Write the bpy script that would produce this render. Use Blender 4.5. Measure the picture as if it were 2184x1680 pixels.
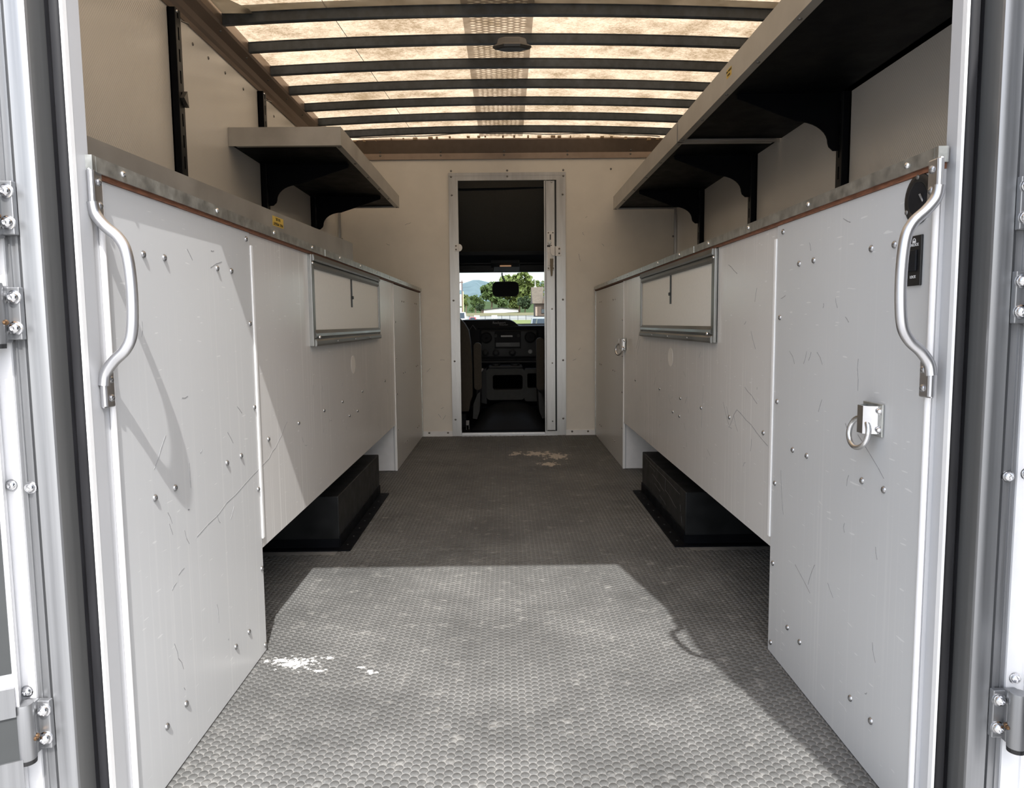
import bpy, math, random
import numpy as np
from mathutils import Vector, Matrix
random.seed(7)
rng = np.random.default_rng(11)
for o in list(bpy.data.objects):
    bpy.data.objects.remove(o)
S = bpy.context.scene
COL = S.collection

# ------------------------------------------------------------------ camera
F_PX, PITCH, YAW, ROLL = 1582.0, .0958, .0073, -.0098
cy_, sy_, cp_, sp_ = math.cos(YAW), math.sin(YAW), math.cos(PITCH), math.sin(PITCH)
fw = Vector((sy_ * cp_, cy_ * cp_, -sp_)); r0 = Vector((cy_, -sy_, 0)); u0 = r0.cross(fw)
rt = r0 * math.cos(ROLL) + u0 * math.sin(ROLL); up = u0 * math.cos(ROLL) - r0 * math.sin(ROLL)
cam = bpy.data.objects.new('camera', bpy.data.cameras.new('camera')); COL.objects.link(cam)
mw = Matrix((rt, up, -fw)).transposed().to_4x4(); mw.translation = (0, 0, .81)
cam.matrix_world = mw
cam.data.sensor_width = 36; cam.data.sensor_fit = 'HORIZONTAL'
cam.data.lens = F_PX / 2184 * 36
cam.data.clip_start = .02; cam.data.clip_end = 20000
S.camera = cam

# ------------------------------------------------------------------ sky, sun, exposure
SUN_DIR = Vector((-.172, .82, -1.0)).normalized()
SUN_POWER, SKY_POWER = 6.2, .41
w = bpy.data.worlds.new('sky'); S.world = w; w.use_nodes = True
wn = w.node_tree.nodes; wl = w.node_tree.links
sk = wn.new('ShaderNodeTexSky'); sk.sky_type = 'NISHITA'; sk.sun_disc = False
sk.sun_elevation = math.asin(-SUN_DIR.z); sk.sun_rotation = math.atan2(-SUN_DIR.x, -SUN_DIR.y)
sk.air_density = 1.0; sk.dust_density = 2.5; sk.ozone_density = 1.0
hs = wn.new('ShaderNodeHueSaturation'); hs.inputs['Saturation'].default_value = .55
wl.new(sk.outputs[0], hs.inputs['Color']); wl.new(hs.outputs[0], wn['Background'].inputs[0]); wn['Background'].inputs[1].default_value = SKY_POWER
sun = bpy.data.objects.new('sun', bpy.data.lights.new('sun', 'SUN')); COL.objects.link(sun)
sun.data.energy = SUN_POWER; sun.data.angle = math.radians(.53); sun.data.color = (1, .98, .95)
sun.rotation_euler = SUN_DIR.to_track_quat('-Z', 'Y').to_euler(); sun.location = (2, -4, 9)
S.view_settings.view_transform = 'Standard'; S.view_settings.look = 'None'
S.cycles.caustics_reflective = False; S.cycles.caustics_refractive = False
S.cycles.blur_glossy = 1.0; S.cycles.sample_clamp_indirect = 4.0
S.view_settings.exposure = 0.0; S.view_settings.gamma = 1; S.view_settings.use_curve_mapping = False

# ------------------------------------------------------------------ materials
MATS = {}
def new_mat(name):
    m = bpy.data.materials.new(name); m.use_nodes = True; MATS[name] = m
    return m, m.node_tree.nodes, m.node_tree.links, m.node_tree.nodes['Principled BSDF']
def mix_rgb(n, l, fac, a, b, mode='MIX'):
    x = n.new('ShaderNodeMix'); x.data_type = 'RGBA'; x.blend_type = mode
    for sock, v in ((x.inputs[0], fac), (x.inputs[6], a), (x.inputs[7], b)):
        if hasattr(v, 'is_linked') or hasattr(v, 'links'): l.new(v, sock)
        elif isinstance(v, (int, float)): sock.default_value = v
        else: sock.default_value = (*v, 1)
    return x.outputs[2]
def noise(n, l, vec, scale, detail=3, rough=.5, stretch=None):
    if stretch:
        mp = n.new('ShaderNodeMapping'); mp.inputs['Scale'].default_value = stretch; l.new(vec, mp.inputs[0]); vec = mp.outputs[0]
    t = n.new('ShaderNodeTexNoise'); t.inputs['Scale'].default_value = scale; t.inputs['Detail'].default_value = detail
    t.inputs['Roughness'].default_value = rough; l.new(vec, t.inputs['Vector'])
    return t.outputs[0]
def ramp(n, l, fac, lo, hi, a=0., b=1.):
    r = n.new('ShaderNodeMapRange'); r.inputs[1].default_value = lo; r.inputs[2].default_value = hi
    r.inputs[3].default_value = a; r.inputs[4].default_value = b; l.new(fac, r.inputs[0]); return r.outputs[0]
def math_(n, l, op, a, b=None):
    x = n.new('ShaderNodeMath'); x.operation = op
    for i, v in enumerate((a, b)):
        if v is None: continue
        if isinstance(v, (int, float)): x.inputs[i].default_value = v
        else: l.new(v, x.inputs[i])
    return x.outputs[0]
def pos(n): return n.new('ShaderNodeNewGeometry').outputs['Position']
def bump(n, l, h, p, strength, dist=.002):
    b = n.new('ShaderNodeBump'); b.inputs['Strength'].default_value = strength; b.inputs['Distance'].default_value = dist
    l.new(h, b.inputs['Height']); l.new(b.outputs[0], p.inputs['Normal'])
def plain(name, col, rough=.5, metal=0., var=.12, scale=30, spec=.5, stretch=None, bmp=0):
    m, n, l, p = new_mat(name)
    q = noise(n, l, pos(n), scale, 4, .55, stretch)
    lo = tuple(c * (1 - var) for c in col); hi = tuple(min(1, c * (1 + var)) for c in col)
    l.new(mix_rgb(n, l, ramp(n, l, q, .3, .7), lo, hi), p.inputs['Base Color'])
    p.inputs['Metallic'].default_value = metal; p.inputs['Specular IOR Level'].default_value = spec
    l.new(ramp(n, l, q, .3, .7, max(.02, rough - .06), min(1, rough + .06)), p.inputs['Roughness'])
    if bmp: bump(n, l, q, p, bmp)
    return m
def scuffed_panel(name, col, rough, drip):
    m, n, l, p = new_mat(name); P = pos(n)
    big = noise(n, l, P, 2.2, 4, .6)
    c = mix_rgb(n, l, ramp(n, l, big, .35, .7), tuple(x * .97 for x in col), col)
    # pale vertical drip marks
    dr = ramp(n, l, noise(n, l, P, 1, 1, .4, (40, 120, .9)), .56, .74)
    where = ramp(n, l, noise(n, l, P, 1.6, 2), .42, .6)
    c = mix_rgb(n, l, math_(n, l, 'MULTIPLY', math_(n, l, 'MULTIPLY', dr, where), drip), c, (.93, .92, .9))
    # pale scratches and dark scuffs, short and thin
    s1 = ramp(n, l, noise(n, l, P, 1, 1, .4, (20, 22, 160)), .735, .76)
    c = mix_rgb(n, l, math_(n, l, 'MULTIPLY', s1, .35), c, (.95, .95, .94))
    l.new(c, p.inputs['Base Color'])
    l.new(ramp(n, l, big, .3, .7, rough - .02, rough + .04), p.inputs['Roughness'])
    p.inputs['Specular IOR Level'].default_value = .5
    return m
scuffed_panel('cabinet_white', (.60, .608, .615), .32, .14)
scuffed_panel('cabinet_grey', (.68, .67, .66), .215, .6)
plain('white_paint', (.82, .82, .83), .35, var=.03)
plain('white_edge', (.86, .86, .86), .37, var=.02)
plain('grey_post', (.50, .505, .52), .37, var=.04, scale=4)
plain('aluminium_return_shaded', (.19, .19, .187), .42, .55, var=.08, scale=4, stretch=(20, 20, .5))  # frame aluminium darkened: shade on the return face is put into the colour
plain('hatch_white', (.80, .79, .76), .45, var=.03, scale=120)
plain('bulkhead_cream', (.76, .72, .655), .42, var=.05, scale=5)
plain('aluminium', (.66, .66, .68), .34, 1., var=.14, scale=3, stretch=(9, 9, .6))
plain('aluminium_front', (.31, .315, .325), .40, .8, var=.12, scale=4, stretch=(30, 30, .5))
plain('aluminium_dull', (.50, .49, .47), .42, .7, var=.10, scale=9)
plain('aluminium_frame', (.50, .50, .50), .36, .8, var=.10, scale=6, stretch=(6, 6, .7))
plain('galvanised', (.50, .51, .49), .36, .85, var=.28, scale=34)
plain('hatch_metal', (.30, .30, .29), .36, .9, var=.14, scale=7)
plain('chrome', (.72, .72, .73), .16, 1., var=.05)
plain('rivet_metal', (.40, .40, .41), .20, .9, var=.1)
plain('dull_bolt', (.20, .19, .18), .4, .7, var=.2, scale=200)
plain('cove_reflected_brown', (.33, .255, .205), .38, .55, var=.08, scale=6, stretch=(4, .6, 4))  # aluminium, with the brown of reflected warm light mixed into the colour
plain('black_paint', (.003, .0035, .005), .5, var=.3, scale=14, spec=.08)
plain('black_steel', (.010, .011, .012), .36, var=.3, scale=18, spec=.3)
plain('bow_paint', (.046, .054, .062), .36, var=.35, scale=25)
plain('rubber', (.012, .012, .014), .45, var=.25, scale=10, stretch=(8, 8, 1), spec=.3)
plain('black_plastic', (.012, .012, .013), .4, var=.2)
plain('lamp_grey', (.20, .19, .18), .4, var=.05)
plain('lamp_dark', (.06, .058, .055), .35, var=.05)
plain('plywood_edge', (.21, .085, .045), .6, var=.45, scale=40, stretch=(1, 1, 12))
plain('yellow_label', (.72, .50, .09), .5, var=.06)
plain('ink', (.03, .022, .008), .6, var=.05)
plain('print_white', (.75, .75, .75), .5, var=.03)
plain('print_grey', (.30, .30, .31), .5, var=.03)
plain('patch_pale', (.76, .74, .71), .4, var=.03)
plain('cab_black', (.010, .011, .014), .6, var=.2, spec=.2)
plain('cubby_shade_black', (.002, .002, .002), .9, var=.1, spec=0)  # blacker than the moulding: shade inside the cubbies put into the colour
plain('cab_grey', (.055, .058, .060), .6, var=.12, spec=.25)
plain('cab_trim', (.022, .024, .028), .5, var=.12, spec=.3)
plain('seat_cloth', (.060, .052, .042), .85, var=.18, scale=60)
plain('headliner', (.22, .195, .155), .95, var=.08, scale=90)
plain('silver_plastic', (.16, .16, .165), .36, .3)
plain('display', (.05, .042, .04), .2)
plain('brass', (.20, .12, .065), .4, .9, var=.2, scale=80)
plain('door_grey', (.042, .045, .046), .6, var=.15, scale=5)
plain('asphalt', (.36, .355, .345), .9, var=.25, scale=6)
plain('road', (.26, .26, .245), .9, var=.1, scale=.6)
plain('grass', (.15, .18, .05), .95, var=.3, scale=.9)
plain('bank', (.15, .135, .06), .95, var=.3, scale=.5)
plain('hill_far_hazed', (.13, .18, .20), 1., var=.14, scale=.012, spec=0)  # bluish haze of the distance is put into the hill colour
plain('hill_near', (.062, .088, .045), 1., var=.18, scale=.02, spec=0)
plain('leaf_light', (.115, .15, .045), .7, var=.5, scale=.5, spec=.2)
plain('leaf_mid', (.065, .10, .032), .7, var=.5, scale=.6, spec=.2)
plain('leaf_dark', (.035, .055, .026), .7, var=.45, scale=.6, spec=.2)
plain('bark', (.12, .09, .06), .9, var=.3)
plain('siding_white', (.62, .62, .60), .6, var=.03, scale=1)
plain('shingle', (.11, .09, .07), .9, var=.18, scale=2)
plain('siding_brown', (.085, .06, .045), .8, var=.2, scale=2)
plain('stone_tan', (.26, .20, .16), .9, var=.25, scale=3)
plain('car_silver', (.42, .46, .50), .2, .5, var=.02)
plain('car_dark', (.03, .045, .06), .2, .2, var=.02)
plain('car_red', (.45, .03, .03), .35, 0, var=.02)
plain('car_glass', (.03, .04, .05), .08, 0, var=.02)
plain('tyre', (.02, .02, .02), .8)
plain('sign_frame', (.12, .07, .06), .6)
plain('sign_yellow', (.70, .62, .30), .6)

# wall liner: cream plastic with a fine diagonal weave
m, n, l, p = new_mat('wall_liner'); P = pos(n)
l.new(mix_rgb(n, l, ramp(n, l, noise(n, l, P, 3, 3), .3, .7), (.75, .725, .685), (.79, .765, .725)), p.inputs['Base Color'])
p.inputs['Roughness'].default_value = .20; p.inputs['Specular IOR Level'].default_value = .7
mp = n.new('ShaderNodeMapping'); mp.inputs['Rotation'].default_value = (math.radians(38), 0, 0); l.new(P, mp.inputs[0])
wv = n.new('ShaderNodeTexWave'); wv.bands_direction = 'Y'; wv.inputs['Scale'].default_value = 42
wv.inputs['Distortion'].default_value = .6; wv.inputs['Detail'].default_value = 1; l.new(mp.outputs[0], wv.inputs[0])
bump(n, l, wv.outputs['Fac'], p, .22, .0012)

# translucent fibreglass roof skin
m, n, l, p = new_mat('roof_skin'); P = pos(n)
f1 = noise(n, l, P, 1, 6, .8, (60, 90, 20)); f2 = noise(n, l, P, 3.2, 5, .65); f3 = noise(n, l, P, 150, 3, .7)
f4 = noise(n, l, P, 9, 4, .65)
fib = math_(n, l, 'ADD', math_(n, l, 'ADD', math_(n, l, 'MULTIPLY', f1, .34), math_(n, l, 'MULTIPLY', f2, .26)),
            math_(n, l, 'ADD', math_(n, l, 'MULTIPLY', f3, .16), math_(n, l, 'MULTIPLY', f4, .24)))
tc = mix_rgb(n, l, ramp(n, l, fib, .425, .57), (.17, .118, .065), (.465, .365, .255))
tr = n.new('ShaderNodeBsdfTranslucent'); l.new(tc, tr.inputs[0])
df = n.new('ShaderNodeBsdfDiffuse'); df.inputs[0].default_value = (.42, .36, .28, 1)
mx = n.new('ShaderNodeMixShader'); mx.inputs[0].default_value = .06
l.new(tr.outputs[0], mx.inputs[1]); l.new(df.outputs[0], mx.inputs[2])
l.new(mx.outputs[0], n['Material Output'].inputs[0])
def thin_translucent(name, tcol, dcol, f):
    m, n, l, p = new_mat(name); P = pos(n)
    tr = n.new('ShaderNodeBsdfTranslucent'); df = n.new('ShaderNodeBsdfDiffuse')
    q = ramp(n, l, noise(n, l, P, 12, 3), .3, .7)
    l.new(mix_rgb(n, l, q, tuple(c * .88 for c in tcol), tcol), tr.inputs[0]); df.inputs[0].default_value = (*dcol, 1)
    mx = n.new('ShaderNodeMixShader'); mx.inputs[0].default_value = f
    l.new(tr.outputs[0], mx.inputs[1]); l.new(df.outputs[0], mx.inputs[2]); l.new(mx.outputs[0], n['Material Output'].inputs[0])
thin_translucent('mesh_shadow', (.66, .62, .58), (.45, .41, .37), .4)  # grey of a mesh shadow seen through the roof skin, given as colour
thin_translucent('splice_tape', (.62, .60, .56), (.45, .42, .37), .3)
thin_translucent('sealant', (.55, .42, .28), (.5, .42, .32), .5)

# clear glass
m, n, l, p = new_mat('clear_glass')
tp = n.new('ShaderNodeBsdfTransparent'); tp.inputs[0].default_value = (.90, .94, .93, 1)
gl = n.new('ShaderNodeBsdfGlossy'); gl.inputs['Roughness'].default_value = .02
fr = n.new('ShaderNodeFresnel'); fr.inputs[0].default_value = 1.45
mx = n.new('ShaderNodeMixShader'); l.new(fr.outputs[0], mx.inputs[0]); l.new(tp.outputs[0], mx.inputs[1]); l.new(gl.outputs[0], mx.inputs[2])
l.new(mx.outputs[0], n['Material Output'].inputs[0])
m, n, l, p = new_mat('lit_lens')
p.inputs['Base Color'].default_value = (.5, .3, .18, 1); p.inputs['Emission Color'].default_value = (1, .55, .3, 1); p.inputs['Emission Strength'].default_value = .35

# rubber coin flooring, with dust and worn patches
def floor_mat(name, dark, light):
    m, n, l, p = new_mat(name); P = pos(n)
    sep = n.new('ShaderNodeSeparateXYZ'); l.new(P, sep.inputs[0])
    a = noise(n, l, P, 3.0, 5, .62); b = noise(n, l, P, 420, 2, .6); g = noise(n, l, P, 22, 4, .7)
    c = mix_rgb(n, l, ramp(n, l, a, .34, .66), dark, light)
    c = mix_rgb(n, l, ramp(n, l, b, .35, .75, 0, .35), c, tuple(min(1, x * 1.7) for x in light))
    c = mix_rgb(n, l, ramp(n, l, g, .56, .76, 0, .5), c, (.36, .355, .335))
    def blob(cx, cyy, ra, rb, sc, col, thr, st, c):
        dx = math_(n, l, 'DIVIDE', math_(n, l, 'SUBTRACT', sep.outputs[0], cx), ra)
        dy = math_(n, l, 'DIVIDE', math_(n, l, 'SUBTRACT', sep.outputs[1], cyy), rb)
        d = math_(n, l, 'SQRT', math_(n, l, 'ADD', math_(n, l, 'POWER', math_(n, l, 'ABSOLUTE', dx), 2), math_(n, l, 'POWER', math_(n, l, 'ABSOLUTE', dy), 2)))
        q = math_(n, l, 'SUBTRACT', noise(n, l, P, sc, 6, .7, st), math_(n, l, 'MULTIPLY', d, .22))
        return mix_rgb(n, l, ramp(n, l, q, thr, thr + .03), c, col)
    W = (.90, .90, .88)
    for cx, cyy, ra, rb in ((-.515, 1.72, .075, .045), (-.56, 1.735, .05, .018), (-.445, 1.745, .03, .012), (-.452, 1.68, .03, .013), (-.352, 1.692, .02, .012), (-.325, 1.668, .022, .014)):
        c = blob(cx, cyy, ra, rb, 70, W, .40, (1, 1.3, 1), c)
    for cx, cyy, ra, rb in ((.185, 4.55, .13, .10), (.30, 4.45, .09, .13), (.24, 4.20, .07, .08), (.06, 4.55, .06, .07)):
        c = blob(cx, cyy, ra, rb, 30, (.46, .41, .355), .345, (1, .5, 1), c)
    l.new(c, p.inputs['Base Color']); p.inputs['Roughness'].default_value = .62; p.inputs['Specular IOR Level'].default_value = .3
floor_mat('rubber_floor', (.066, .067, .066), (.118, .119, .116))
floor_mat('rubber_groove', (.09, .09, .087), (.25, .248, .24))

# ------------------------------------------------------------------ mesh helpers
class MB:
    def __init__(s): s.v = []; s.f = []; s.sm = False
    def add(s, vs, fs):
        k = len(s.v); s.v += [tuple(q) for q in vs]; s.f += [tuple(i + k for i in q) for q in fs]; return s
    def box(s, x0, x1, y0, y1, z0, z1):
        x0, x1 = min(x0, x1), max(x0, x1); y0, y1 = min(y0, y1), max(y0, y1); z0, z1 = min(z0, z1), max(z0, z1)
        return s.add([(x0, y0, z0), (x1, y0, z0), (x1, y1, z0), (x0, y1, z0), (x0, y0, z1), (x1, y0, z1), (x1, y1, z1), (x0, y1, z1)],
                     [(0, 3, 2, 1), (4, 5, 6, 7), (0, 1, 5, 4), (1, 2, 6, 5), (2, 3, 7, 6), (3, 0, 4, 7)])
    def bbox(s, x0, x1, y0, y1, z0, z1, b):     # box with chamfered edges
        x0, x1 = min(x0, x1), max(x0, x1); y0, y1 = min(y0, y1), max(y0, y1); z0, z1 = min(z0, z1), max(z0, z1)
        import bmesh
        bm = bmesh.new(); bmesh.ops.create_cube(bm, size=1)
        for q in bm.verts: q.co = Vector(((x0 + x1) / 2 + q.co.x * (x1 - x0), (y0 + y1) / 2 + q.co.y * (y1 - y0), (z0 + z1) / 2 + q.co.z * (z1 - z0)))
        bmesh.ops.bevel(bm, geom=bm.edges[:], offset=b, segments=2, affect='EDGES', profile=.5)
        bm.verts.index_update()
        s.add([q.co[:] for q in bm.verts], [[q.index for q in fc.verts] for fc in bm.faces]); bm.free(); return s
    def prism(s, poly, fn0, fn1):               # polygon extruded between two placements
        k = len(poly); a = [fn0(*q) for q in poly]; b = [fn1(*q) for q in poly]
        return s.add(a + b, [tuple(range(k))[::-1], tuple(range(k, 2 * k))] + [(i, (i + 1) % k, k + (i + 1) % k, k + i) for i in range(k)])
    def prz(s, poly, z0, z1): return s.prism(poly, lambda x, y: (x, y, z0), lambda x, y: (x, y, z1))
    def pry(s, poly, y0, y1): return s.prism(poly, lambda x, z: (x, y0, z), lambda x, z: (x, y1, z))
    def prx(s, poly, x0, x1): return s.prism(poly, lambda y, z: (x0, y, z), lambda y, z: (x1, y, z))
    def tube(s, path, r, n=10, caps=True):
        P = [Vector(q) for q in path]; rings = []; N = None
        for i, q in enumerate(P):
            t = (P[min(i + 1, len(P) - 1)] - P[max(i - 1, 0)]).normalized()
            if N is None: N = t.orthogonal().normalized()
            N = (N - t * N.dot(t)).normalized(); B = t.cross(N)
            rr = r[i] if isinstance(r, (list, tuple)) else r
            rings.append([q + (N * math.cos(2 * math.pi * j / n) + B * math.sin(2 * math.pi * j / n)) * rr for j in range(n)])
        vs = [v for rg in rings for v in rg]; fs = []
        for i in range(len(P) - 1):
            for j in range(n):
                a = i * n + j; b = i * n + (j + 1) % n; fs.append((a, b, b + n, a + n))
        if caps: fs += [tuple(range(n))[::-1], tuple(range((len(P) - 1) * n, len(P) * n))]
        return s.add(vs, fs)
    def lathe(s, c, d, prof, n=12):             # prof = [(radius, height along d)]
        c = Vector(c); d = Vector(d).normalized(); N = d.orthogonal().normalized(); B = d.cross(N); vs = []; fs = []
        for r, h in prof:
            vs += [c + d * h + (N * math.cos(2 * math.pi * j / n) + B * math.sin(2 * math.pi * j / n)) * r for j in range(n)]
        for i in range(len(prof) - 1):
            for j in range(n):
                a = i * n + j; b = i * n + (j + 1) % n; fs.append((a, b, b + n, a + n))
        fs += [tuple(range(n))[::-1], tuple(range((len(prof) - 1) * n, len(prof) * n))]
        return s.add(vs, fs)
    def smooth(s): s.sm = True; return s

ORIG = {}
def W0(o): return ORIG.get(o.name, Vector((0, 0, 0)))
def build(name, mb, mat, parent=None, kind=None):
    v = np.array(mb.v, float); c = (v.min(0) + v.max(0)) / 2
    me = bpy.data.meshes.new(name); me.from_pydata((v - c).tolist(), [], mb.f); me.update()
    import bmesh
    bm = bmesh.new(); bm.from_mesh(me); bmesh.ops.recalc_face_normals(bm, faces=bm.faces[:]); bm.to_mesh(me); bm.free()
    if mb.sm:
        me.polygons.foreach_set('use_smooth', [True] * len(me.polygons))
        try: me.set_sharp_from_angle(angle=math.radians(38))
        except Exception: pass
    me.materials.append(MATS[mat])
    return place(name, me, Vector(c), parent, kind)
def place(name, me, c, parent=None, kind=None, rot=None):
    o = bpy.data.objects.new(name, me); COL.objects.link(o); c = Vector(c)
    if parent is not None: o.parent = parent; o.location = c - W0(parent)
    else: o.location = c
    if rot is not None: o.rotation_mode = 'QUATERNION'; o.rotation_quaternion = rot
    ORIG[o.name] = c
    if kind: o['kind'] = kind
    return o
def thing(name, loc, label, cat, group=None):
    o = bpy.data.objects.new(name, None); COL.objects.link(o); o.location = loc; o.empty_display_size = .05
    ORIG[o.name] = Vector(loc); return tag(o, label, cat, group)
def tag(o, label, cat, group=None):
    o['label'] = label; o['category'] = cat
    if group: o['group'] = group
    return o
def struct(name, mb, mat): return build(name, mb, mat, None, 'structure')
SHARED = {}
def shared(name, mb, mat):
    v = mb.v; me = bpy.data.meshes.new(name); me.from_pydata(v, [], mb.f); me.update()
    me.polygons.foreach_set('use_smooth', [True] * len(me.polygons))
    try: me.set_sharp_from_angle(angle=math.radians(40))
    except Exception: pass
    me.materials.append(MATS[mat]); SHARED[name] = me; return me
# fasteners, each modelled once along +Z
shared('rivet', MB().lathe((0, 0, 0), (0, 0, 1), [(.0066, -.001), (.0064, .0012), (.0052, .003), (.003, .0041), (.0006, .0045)], 10), 'rivet_metal')
shared('screw', MB().lathe((0, 0, 0), (0, 0, 1), [(.0052, -.001), (.0050, .0012), (.0038, .0028), (.0014, .0034), (.0012, .0016), (.0002, .0016)], 10), 'chrome')
shared('bolt', MB().lathe((0, 0, 0), (0, 0, 1), [(.0106, -.001), (.0104, .0014), (.0084, .0016), (.0082, .003), (.0066, .0072), (.0036, .009), (.0032, .0052), (.0003, .0052)], 14), 'chrome')
shared('dull_bolt', MB().lathe((0, 0, 0), (0, 0, 1), [(.0075, -.001), (.0072, .0015), (.0052, .0035), (.002, .0045), (.0003, .0045)], 10), 'dull_bolt')
shared('black_bolt', MB().lathe((0, 0, 0), (0, 0, 1), [(.0075, -.001), (.0072, .0015), (.0052, .0035), (.002, .0045), (.0003, .0045)], 10), 'black_steel')
DIRQ = {}
def fast(kind, name, p, d, parent, s=1.):
    d = tuple(d)
    if d not in DIRQ: DIRQ[d] = Vector((0, 0, 1)).rotation_difference(Vector(d))
    o = place(name, SHARED[kind], p, parent, None, DIRQ[d]); o.scale = (s, s, s); return o
def lettering(body, size, mat, o, ux, uy, parent, name='lettering', depth=.0003):
    """flat print: text centred on o, running along ux with its top towards uy"""
    cu = bpy.data.curves.new('t', 'FONT'); cu.body = body; cu.size = size; cu.align_x = 'CENTER'; cu.align_y = 'CENTER'; cu.extrude = depth
    ob = bpy.data.objects.new('t', cu); COL.objects.link(ob)
    dg = bpy.context.evaluated_depsgraph_get(); me = bpy.data.meshes.new_from_object(ob.evaluated_get(dg))
    bpy.data.objects.remove(ob); me.materials.clear(); me.materials.append(MATS[mat])
    ux = Vector(ux).normalized(); uy = Vector(uy).normalized(); uz = ux.cross(uy)
    q = Matrix((ux, uy, uz)).transposed().to_quaternion()
    return place(name, me, o, parent, None, q)

# ================================================================== the truck body (setting)
XL, XR, YB = -.607, .638, 5.305            # cabinet faces and bulkhead
WL, WR = -1.19, 1.21                        # side wall liners
YREAR = 1.10

flo = struct('floor', MB().box(WL, WR, 1.03, YB + .05, -.06, -.0011), 'rubber_groove')
def coins():
    px, py, R0, R1, n = .0154, .0178, .0084, .0076, 12
    pts = []
    nx = int((WR - WL) / px) - 2; ny = int((YB - 1.14) / py)
    for i in range(nx):
        x = WL + .015 + i * px
        off = 0 if i % 2 == 0 else py / 2
        inside = XL - .01 < x < XR + .01
        for j in range(ny):
            y = 1.14 + off + j * py
            if inside or (1.80 < y < 4.04 and -.92 < x < .95 and not (2.56 < y < 3.50)): pts.append((x, y))
    pts = np.array(pts); N = len(pts)
    a = np.arange(n) * 2 * math.pi / n
    ring = np.stack([np.cos(a), np.sin(a)], 1)
    base = np.concatenate([np.c_[ring * R0, np.full(n, -.0011)], np.c_[ring * R1, np.zeros(n)]])
    V = np.zeros((N, 2 * n, 3)); V[:, :, :2] = pts[:, None, :] + base[None, :, :2]; V[:, :, 2] = base[None, :, 2]
    V[:, n:, 2] += rng.normal(0, .00012, (N, 1))
    k = np.arange(n); k2 = (k + 1) % n
    quads = np.stack([k, k2, k2 + n, k + n], 1).ravel()
    loops1 = np.concatenate([quads, k + n]); L = len(loops1)
    loops = (loops1[None, :] + (np.arange(N) * 2 * n)[:, None]).ravel()
    ls1 = np.concatenate([np.arange(n) * 4, [4 * n]])
    ls = (ls1[None, :] + (np.arange(N) * L)[:, None]).ravel()
    me = bpy.data.meshes.new('rubber_studs')
    me.vertices.add(N * 2 * n); me.vertices.foreach_set('co', V.ravel().astype(np.float32))
    me.loops.add(len(loops)); me.loops.foreach_set('vertex_index', loops.astype(np.int32))
    me.polygons.add(len(ls)); me.polygons.foreach_set('loop_start', ls.astype(np.int32))
    me.update(calc_edges=True); me.validate(); me.materials.append(MATS['rubber_floor'])
    c = Vector((0, 0, 0)); o = bpy.data.objects.new('rubber_stud', me); COL.objects.link(o); o.parent = flo
    o.location = c - W0(flo); o['kind'] = 'stuff'
coins()

wl_ = struct('wall_left', MB().box(WL, WL - .035, 1.03, YB + .04, -.06, 2.06), 'wall_liner')
wr_ = struct('wall_right', MB().box(WR, WR + .035, 1.03, YB + .04, -.06, 2.06), 'wall_liner')
for s_, wall, xx in ((1, wl_, WL), (-1, wr_, WR)):
    for px_ in (2.95, 3.10, 3.28, 3.50, 3.95, 4.18, 4.40, 4.85):
        fast('dull_bolt', 'bolt', (xx, px_ + .02, 1.885), (s_, 0, 0), wall, .9)
# bulkhead with doorway
dz1 = 1.80
bk = struct('wall_front', MB().box(WL, -.385, YB, YB + .035, -.06, 2.10).box(.41, WR, YB, YB + .035, -.06, 2.10).box(-.385, .41, YB, YB + .035, dz1 + .02, 2.10), 'bulkhead_cream')
for x, z in ((-.372, 1.868), (.02, 1.868), (.412, 1.868), (.745, 1.873), (-1.146, 1.405), (1.186, 1.405)):
    fast('dull_bolt', 'bolt', (x, YB, z), (0, -1, 0), bk)
# front cove header: sloped upper face and lower flange
hd = struct('trim_1', MB().prx([(YB, 1.945), (YB - .012, 1.945), (YB - .012, 1.985), (YB - .075, 2.062), (YB - .075, 2.07), (YB, 2.07)], WL, WR), 'cove_reflected_brown')
for x in (-.86, -.44, .0, .44, .88):
    fast('dull_bolt', 'bolt', (x, YB - .012, 1.972), (0, -1, 0), hd)
    fast('dull_bolt', 'bolt', (x, YB - .020, 1.995), (0, -.77, -.64), hd)
for s_, nm, xx in ((1, 'trim_2', WL), (-1, 'trim_3', WR)):
    pf = [(xx, 1.94), (xx + s_ * .006, 1.94), (xx + s_ * .010, 1.955), (xx + s_ * .020, 1.966), (xx + s_ * .030, 1.985), (xx + s_ * .060, 2.006), (xx + s_ * .066, 2.016), (xx + s_ * .066, 2.058), (xx, 2.06)]
    t_ = struct(nm, MB().pry(pf, 1.03, YB), 'cove_reflected_brown')
    for k in range(14):
        fast('dull_bolt', 'rivet', (xx + s_ * .046, 1.31 + k * .305, 1.996), (s_ * .5, 0, -.85), t_, .75)
# corner angles between the side walls and the bulkhead
struct('trim_4', MB().box(-1.166, -1.150, YB - .012, YB, 1.06, 1.945), 'aluminium_frame')
struct('trim_5', MB().box(1.192, 1.208, YB - .012, YB, 1.06, 1.945), 'aluminium_frame')
# kick strips at the foot of the bulkhead
for nm, xa, xb, bx in (('baseboard_left', -.603, -.392, (-.56, -.425)), ('baseboard_right', .425, .636, (.47, .585))):
    b_ = struct(nm, MB().box(xa, xb, YB - .006, YB, -.001, .036), 'white_paint')
    for x in bx: fast('dull_bolt', 'bolt', (x, YB - .006, .025), (0, -1, 0), b_)

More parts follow.
